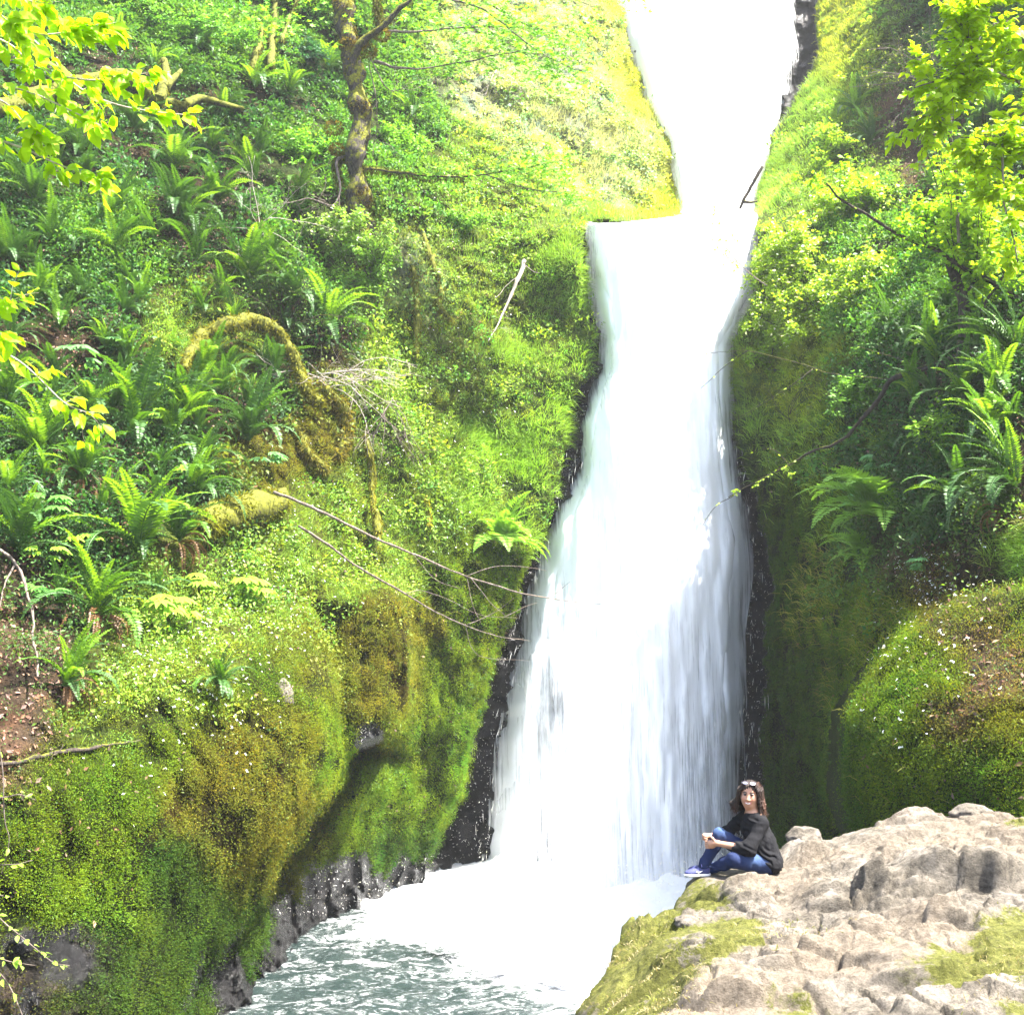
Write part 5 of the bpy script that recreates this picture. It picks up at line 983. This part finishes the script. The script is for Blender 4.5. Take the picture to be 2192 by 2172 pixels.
body.add([cap(H(0, .080, .008), H(0, .096, -.026), .007, .0095), ell(H(.011, .088, -.030), (.008, .009, .006), AX), ell(H(-.011, .088, -.030), (.008, .009, .006), AX)], .012)
body.add([ell(H(a, .080, .012), (.014, .010, .010), AX) for a in (-.030, .030)], .010, cut=True)
body.add([cap(H(-.020, .082, -.056), H(.020, .082, -.056), .0055, .0055), cap(H(-.014, .083, -.064), H(.014, .083, -.064), .0055, .0055)], .006)
body.add([ell(H(a, -.005, -.01), (.010, .018, .028), AX) for a in (-.076, .076)], .008)
body.add([cap(NK + [0, 0, -.04], H(0, -.015, -.06), .052, .047), cap(NK + [0, 0, -.04], NS, .036, .036), cap(NK + [0, 0, -.04], FS, .036, .036), ell(CH, (.12, .13, .15)), ell([-.05, 0, .25], (.12, .13, .15)), ell([-.03, 0, .13], (.13, .15, .10))], .05)
body.add([cap(NS, E1, .046, .040), cap(E1, W1, .040, .026), cap(FS, E2, .046, .038), cap(E2, W2, .038, .026)], .03)
body.add([cap(PH, K1, .085, .052), cap(K1, A1, .052, .032), cap(NH, K2, .085, .052), cap(K2, A2, .052, .032)], .03)
# near hand: palm lies over the shin, fingers of different lengths curl round its front
pal = W1 + [-.055, .02, -.012]; body.add([cap(W1, W1 + np.array([-.03, .01, -.004]), .026, .026), ell(W1 + [-.052, .018, -.008], (.036, .017, .036)), ell(W1 + [-.050, .018, -.022], (.032, .017, .026))], .018)
for i, (dz, l) in enumerate([(.022, .95), (.003, 1.05), (-.017, 1.0), (-.036, .82)]):
    b = W1 + [-.075, .022, dz - .010]; p = [b, b + np.array([-.026, .026, -.006]) * l, b + np.array([-.026, .052, -.010]) * l, b + np.array([-.010, .072, -.012]) * l]
    body.add([cap(p[0], p[1], .0105, .0095), cap(p[1], p[2], .0095, .0088), cap(p[2], p[3], .0088, .0075)], .004)
body.add([cap(W1 + [-.022, -.002, .018], W1 + [-.045, .004, .046], .013, .011), cap(W1 + [-.045, .004, .046], W1 + [-.064, .022, .062], .011, .0085)], .008)
body.add([cap(W2, W2 + np.array([-.03, -.02, .004]), .025, .024), ell(W2 + [-.042, -.035, .006], (.022, .034, .034))], .018)
for i, (dz, l) in enumerate([(.030, .9), (.012, 1.05), (-.006, 1.0)]):
    b = W2 + [-.056, -.055, dz]; p = [b, b + np.array([-.014, -.034, -.004]) * l, b + np.array([.000, -.062, -.010]) * l, b + np.array([.016, -.076, -.014]) * l]
    body.add([cap(p[0], p[1], .010, .0092), cap(p[1], p[2], .0092, .0085), cap(p[2], p[3], .0085, .0072)], .004)
V, F = body.mesh(); L_ = (V - HC) @ AX.T; skin = np.array([.40, .205, .125]); C = np.tile(skin, (len(V), 1)) * (1 + .10 * fbm(V * 30, 2, 3))[:, None]
lip = (np.abs(L_[:, 0]) < .029) & (np.abs(L_[:, 2] + .064 - .35 * np.abs(L_[:, 0])) < .010) & (L_[:, 1] > .06); C[lip] = (.42, .13, .11)
teeth = (np.abs(L_[:, 0]) < .021) & (np.abs(L_[:, 2] + .0635 - .35 * np.abs(L_[:, 0])) < .0045) & (L_[:, 1] > .06); C[teeth] = (.78, .74, .70)
brow = (np.abs(np.abs(L_[:, 0]) - .031) < .020) & (np.abs(L_[:, 2] - .030 + 1.2 * (np.abs(L_[:, 0]) - .028) ** 2 * 10) < .0055) & (L_[:, 1] > .04); C[brow] = (.03, .018, .012)
cheek = np.exp(-((np.abs(L_[:, 0]) - .036) / .016) ** 2 - ((L_[:, 2] + .028) / .016) ** 2) * (L_[:, 1] > .03); C = C * (1 + cheek[:, None] * np.array([.12, -.08, -.08]))
m, t_, N, L, P = nodes("warm skin"); L.new(attr(N, 'Col').outputs['Color'], P.inputs['Base Color']); P.inputs['Roughness'].default_value = .5; P.inputs['Subsurface Weight'].default_value = .15; P.inputs['Subsurface Radius'].default_value = (.01, .004, .002)
person_body = pchild("body", V, F, m, C)
# eyes
def ball(name, c, r, mat, parent=person, sc=(1, 1, 1)):
    a = np.linspace(0, np.pi, 13); b = np.linspace(0, 2 * np.pi, 17)[:-1]; A, B = np.meshgrid(a, b, indexing='ij'); v = np.stack([np.sin(A) * np.cos(B), np.sin(A) * np.sin(B), np.cos(A)], -1) * r * np.array(sc)
    v = v.reshape(-1, 3) @ AX + c; i = np.arange(12)[:, None] * 16; j = np.arange(16)[None]; k = (j + 1) % 16; return pchild(name, v, np.stack([i + j, i + 16 + j, i + 16 + k, i + k], -1).reshape(-1, 4), mat, parent=parent)
M_EYE = pm("eye white", (.7, .68, .65), .2, .5); M_IRIS = pm("dark iris", (.012, .007, .005), .15, .6)
for a in (-.030, .030): e = ball("eye", H(a, .0665, .012), .0112, M_EYE); ball("iris", H(a - .001, .0738, .0115), .0100, M_IRIS, e); 
lash = MB()
for a in (-.030, .030): q = np.array([H(a + x, .0785 - 18 * x * x, .0195 - 22 * x * x) for x in np.linspace(-.015, .015, 7)]); lash.tube(q, .0032, 5, (.01, .008, .006))
pchild("eyelashes", np.concatenate(lash.V), [np.concatenate(lash.F4), np.concatenate(lash.F3)], M_IRIS)
# hair: locks from a side parting down to the shoulders, wavy at the ends
g = np.random.default_rng(900); hair = Field((-.36, -.20, .48), (.14, .24, .92), .0042)
hair.add([ell(H(0, -.022, .036), (.084, .094, .084), AX)], .02)
for sgn in (-1, 1):
    for k in range(17):
        b = .050 - k * .0098; w = .080 + .012 * math.sin(k * .2); L0 = H(sgn * w * .55, b * .75, .092 - .002 * k); p1 = H(sgn * w, b, .040); p2 = H(sgn * (w + .008 + g.uniform(0, .006)), b - .008, -.045); far = .012 * k if sgn > 0 else .003 * k
        end = H(sgn * (w + .026 + g.uniform(0, .024)) + (.0 if sgn < 0 else far * .35), b - .014, -.108 - g.uniform(0, .040)); tip = end + hr * sgn * g.uniform(-.012, .022) + hu * g.uniform(-.03, -.005) + hf * g.uniform(-.01, .012)
        hair.add([cap(L0, p1, .014, .014), cap(p1, p2, .014, .0135), cap(p2, end, .0135, .011), cap(end, tip, .011, .003)], .007)
for k in range(13):
    a = -.075 + .0125 * k; hair.add([cap(H(a * .8, -.08, .06), H(a * 1.15, -.105, -.05), .018, .018), cap(H(a * 1.15, -.105, -.05), H(a * 1.35 + .01, -.10, -.145 - g.uniform(0, .035)), .018, .008)], .008)
hair.add([ell(H(-.004, .078, -.012), (.058, .052, .080), AX)], .006, cut=True)
hair.wrinkle(1, 1, lambda p: .0035 * np.sin(((p - HC) @ hr) * 420 + 3 * fbm(p * 22, 2, 4)) + .004 * fbm(p * 40, 2, 5))
V, F = hair.mesh(); sh = (fbm(V * np.array([60, 60, 9]), 3, 6) * .5 + .5)[:, None]; back = sstep(-.10, .06, V[:, 0:1]) * sstep(.80, .62, V[:, 2:3])
C = (1 - .0 * sh) * (np.array([.016, .009, .007]) * (.6 + .9 * sh)) * (1 - back) + back * np.array([.085, .036, .020]) * (.5 + sh)
m, t_, N, L, P = nodes("dark brown hair"); L.new(attr(N, 'Col').outputs['Color'], P.inputs['Base Color']); P.inputs['Roughness'].default_value = .6; P.inputs['Specular IOR Level'].default_value = .25
hair_o = pchild("hair", V, F, m, C)
ls = MB()
for k in range(150):
    sgn = g.choice([-1, 1]); b = g.uniform(-.12, .05); w = .088 + g.uniform(0, .012); p = [H(sgn * w * .6, b * .8, .10), H(sgn * w, b, .04), H(sgn * (w + .012), b, -.05), H(sgn * (w + .03 + g.uniform(-.01, .03)), b + g.uniform(-.02, .02), -.12 - g.uniform(0, .05)), H(sgn * (w + .035 + g.uniform(-.02, .045)), b + g.uniform(-.02, .03), -.15 - g.uniform(0, .05))]
    q = cr(p, 4); t = g.uniform(0, 1); ls.tube(q, np.linspace(.0012, .0006, len(q)), 3, np.array([.03, .017, .012]) * (1 - t) + t * np.array([.11, .05, .03]))
pchild("loose_hair", np.concatenate(ls.V), [np.concatenate(ls.F4), np.concatenate(ls.F3)], m, np.concatenate(ls.C))
# sunglasses pushed up on the hair
sg = MB(); gl = []
M_LENS = pm("mirrored lens", (.55, .55, .62), .06, 1.0); M_LENS.node_tree.nodes['Principled BSDF'].inputs['Metallic'].default_value = .85; M_FRAME = pm("dark glasses frame", (.03, .012, .014), .25, .5)
for a in (-.033, .033):
    cen = H(a, .060, .108); tx = unit(hr - hf * .35 * np.sign(a)); ty = unit(hu * .45 - hf * .9); an = np.linspace(0, 2 * np.pi, 25); q = np.array([cen + tx * .027 * np.cos(x) + ty * .021 * np.sin(x) for x in an]); sg.tube(q, .0028, 6)
    q2 = q[:-1]; nrm = unit(np.cross(tx, ty)); nrm = nrm * np.sign(nrm.dot(hu)); gl.append(np.concatenate([(cen + nrm * .006)[None], q2]))
sg.tube(np.array([H(-.008, .066, .106), H(0, .068, .110), H(.008, .066, .106)]), .003, 6)
for s in (-1, 1): sg.tube(np.array([H(s * .062, .045, .098), H(s * .082, .01, .062), H(s * .088, -.03, .030)]), .0028, 6)
glasses = pchild("sunglasses", np.concatenate(sg.V), [np.concatenate(sg.F4), np.concatenate(sg.F3)], M_FRAME); glasses['label'] = "sunglasses pushed up on top of the hair"
for q in gl: pchild("lens", q, np.array([[0, k, k % 24 + 1] for k in range(1, 25)]), M_LENS, parent=glasses)
# black top with wide three-quarter sleeves
top = Field((-.50, -.40, -.02), (.22, .36, .66), .0052)
top.add([cap(NK + [0, .0, -.055], NS + [0, 0, -.010], .058, .050), cap(NK + [0, 0, -.055], FS, .062, .058), ell(CH + [0, 0, -.03], (.132, .142, .165)), ell([-.045, -.005, .27], (.150, .160, .17)), ell([-.015, 0, .15], (.155, .180, .13)), ell([.02, -.01, .10], (.125, .165, .10))], .06)
top.add([cap(NS, E1 + [.012, .0, .004], .052, .066), cap(E1 + [.012, .0, .004], E1 + (W1 - E1) * .36 + [0, 0, -.006], .068, .058), cap(FS, E2, .058, .056), cap(E2, E2 + (W2 - E2) * .3, .056, .05)], .035)
dw = unit(W1 - E1); c0 = E1 + (W1 - E1) * .44; top.add([cap(c0, c0 + dw * .10, .052, .07)], .006, cut=True); dw2 = unit(W2 - E2); c0 = E2 + (W2 - E2) * .4; top.add([cap(c0, c0 + dw2 * .1, .044, .06)], .006, cut=True)
top.add([ell(NK + [-.02, -.025, .038], (.066, .070, .066))], .01, cut=True)
def folds(p):
    r = unit(p - np.array([-.26, -.2, .28])); return sstep(.58, .50, p[:, 2]) * .007 * np.sin((p @ unit(np.array([.55, -.2, .8]))) * 95 + 5 * fbm(p * 7, 2, 11)) * sstep(-.3, .3, fbm(p * 5, 2, 12)) + .008 * fbm(p * 14, 3, 13)
top.wrinkle(1, 1, folds); V, F = top.mesh(); keep = V[F].mean(1)[:, 2] > .018; pchild("black_top", V, F[keep], pm("black knit", (.0045, .0045, .006), .9, .2, 60, .3))
# jeans
je = Field((-.72, -.36, -.02), (.20, .26, .50), .0052)
je.add([ell([-.02, 0, .12], (.145, .165, .115)), cap(PH, K1, .100, .068), cap(NH, K2, .104, .074)], .04); je.add([cap(K1, K1 + (A1 - K1) * .35, .067, .062), cap(K1 + (A1 - K1) * .35, A1 + [0, 0, .02], .062, .046), cap(K2, K2 + (A2 - K2) * .4, .070, .062), cap(K2 + (A2 - K2) * .4, A2, .060, .044)], .02)
je.add([cap(A1 + [-.01, 0, .0], A1 + [0, 0, .045], .048, .047)], .012)
je.wrinkle(1, 1, lambda p: .005 * fbm(p * 18, 3, 21) + .004 * np.sin(p[:, 2] * 170 + 4 * fbm(p * 9, 2, 22)) * sstep(.16, .06, p[:, 2]) * sstep(-.4, -.55, p[:, 0]))
V, F = je.mesh(); V[:, 2] = np.maximum(V[:, 2], .004); wear = np.exp(-((V[:, 0] - K1[0]) ** 2 + (V[:, 1] - K1[1]) ** 2 + (V[:, 2] - .44) ** 2) / .075 ** 2) + .6 * np.exp(-((V[:, 0] + .13) ** 2 + (V[:, 2] - .20) ** 2) / .09 ** 2) * (V[:, 1] < -.1)
C = np.array([.008, .016, .055]) * (1 - wear[:, None] * .9) + wear[:, None] * .9 * np.array([.05, .09, .18]); C = C * (1 + .2 * fbm(V * 25, 3, 23))[:, None]; pchild("jeans", V, F, mat_col("blue denim", .85, .2), C)
sea = MB(); q = cr([(-.20, -.325, .10), (-.13, -.315, .078), (-.06, -.290, .085), (-.0, -.255, .11)], 8)
# shoes
def shoe(A, dirv, name, lab=None):
    d = unit(np.array([dirv[0], dirv[1], 0])); s = np.array([-d[1], d[0], 0]); up = np.array([0, 0, 1.]); B = np.array([A[0], A[1], 0.0]); X = np.stack([d, s, up]); f = Field(B + [-.25, -.25, -.02], B + [.25, .25, .17], .0042)
    f.add([ell(B + d * .00 + up * .045, (.052, .036, .050), X), ell(B + d * .075 + up * .038, (.085, .040, .036), X), ell(B + d * .14 + up * .026, (.055, .043, .026), X), cap(B - d * .01 + up * .05, B + d * .005 + up * .085, .036, .040)], .03)
    f.add([ell(B + d * .0 + up * .118, (.036, .027, .03), X)], .008, cut=True); V, F = f.mesh(); V[:, 2] = np.maximum(V[:, 2], .016)
    up_o = pchild(name, V, F, pm("navy running shoe", (.035, .04, .12), .7, .3, 200, .4)); so = Field(B + [-.25, -.25, -.03], B + [.25, .25, .09], .0042); so.add([ell(B + d * .0 + up * .012, (.060, .040, .030), X), ell(B + d * .08 + up * .010, (.095, .044, .024), X), ell(B + d * .145 + up * .012, (.056, .047, .022), X)], .02)
    V, F = so.mesh(); V[:, 2] = np.clip(V[:, 2], -.004, .024); pchild("sole", V, F, pm("pale rubber sole", (.72, .70, .70), .6, .3), parent=up_o)
    mk = MB(); tt = np.linspace(0, 1, 12)[:, None]; sd = -np.sign(s[1]) * s; P_ = B + d * (.10 - .085 * tt) + up * (.030 + .034 * tt ** 1.7 + .014 * np.exp(-((tt - .12) / .12) ** 2)) + sd * (.0415 - .004 * tt); mk.tube(P_, np.interp(tt[:, 0], [0, .25, 1], [.003, .007, .0015]), 6, (.8, .8, .8)); pchild("emblem", np.concatenate(mk.V), [np.concatenate(mk.F4), np.concatenate(mk.F3)], M_EYE, parent=up_o)
    lc = MB()
    for k in range(5): c = B + d * (.045 + .02 * k) + up * (.082 - .009 * k); lc.tube([c - s * .022 - up * .004, c + up * .004, c + s * .022 - up * .004], .0028, 5)
    c = B + d * .04 + up * .095; lc.tube(cr([c, c + s * .03 + up * .02, c + s * .04 - up * .005, c], 5), .0024, 5); lc.tube(cr([c, c - s * .03 + up * .022, c - s * .04 - up * .003, c], 5), .0024, 5)
    pchild("laces", np.concatenate(lc.V), [np.concatenate(lc.F4), np.concatenate(lc.F3)], pm("violet laces", (.30, .28, .62), .8, .2), parent=up_o); return up_o
shoe(A1 + [-.0, 0, 0], (-1, -.15), "shoe"); shoe(A2 + [-.01, .07, 0], (-1, .25), "shoe")
person.scale = (.96,) * 3
# ------------------------------------------------------------------ the bright misty air of the gorge
def box(name, lo, hi, mat):
    V = np.array([(x, y, z) for x in (lo[0], hi[0]) for y in (lo[1], hi[1]) for z in (lo[2], hi[2])]); F = np.array([[0, 1, 3, 2], [4, 6, 7, 5], [0, 4, 5, 1], [2, 3, 7, 6], [0, 2, 6, 4], [1, 5, 7, 3]])
    return obj_np(name, V, F, mat, smooth=False)
lo = np.array([-70., -35., -2.2]); hi = np.array([70., 75., 8.])
for o in SC.objects:
    if o.type == 'MESH':
        for c in o.bound_box: w = o.matrix_basis @ Vector(c) if not o.parent else Vector(c) + Vector(o.parent.location); lo = np.minimum(lo, np.array(w) - 1); hi = np.maximum(hi, np.array(w) + 1)
hm = bpy.data.materials.new("haze"); hm.use_nodes = True; N = hm.node_tree.nodes; N.clear(); out = N.new('ShaderNodeOutputMaterial'); vol = N.new('ShaderNodeVolumePrincipled')
vol.inputs['Color'].default_value = (.97, .98, 1, 1); vol.inputs['Density'].default_value = .00035; vol.inputs['Anisotropy'].default_value = .2; hm.node_tree.links.new(vol.outputs[0], out.inputs['Volume'])
tag(box("haze", lo, hi, hm), "thin bright mist filling the gorge air", None, None, 'stuff')
SC.cycles.volume_bounces = 1
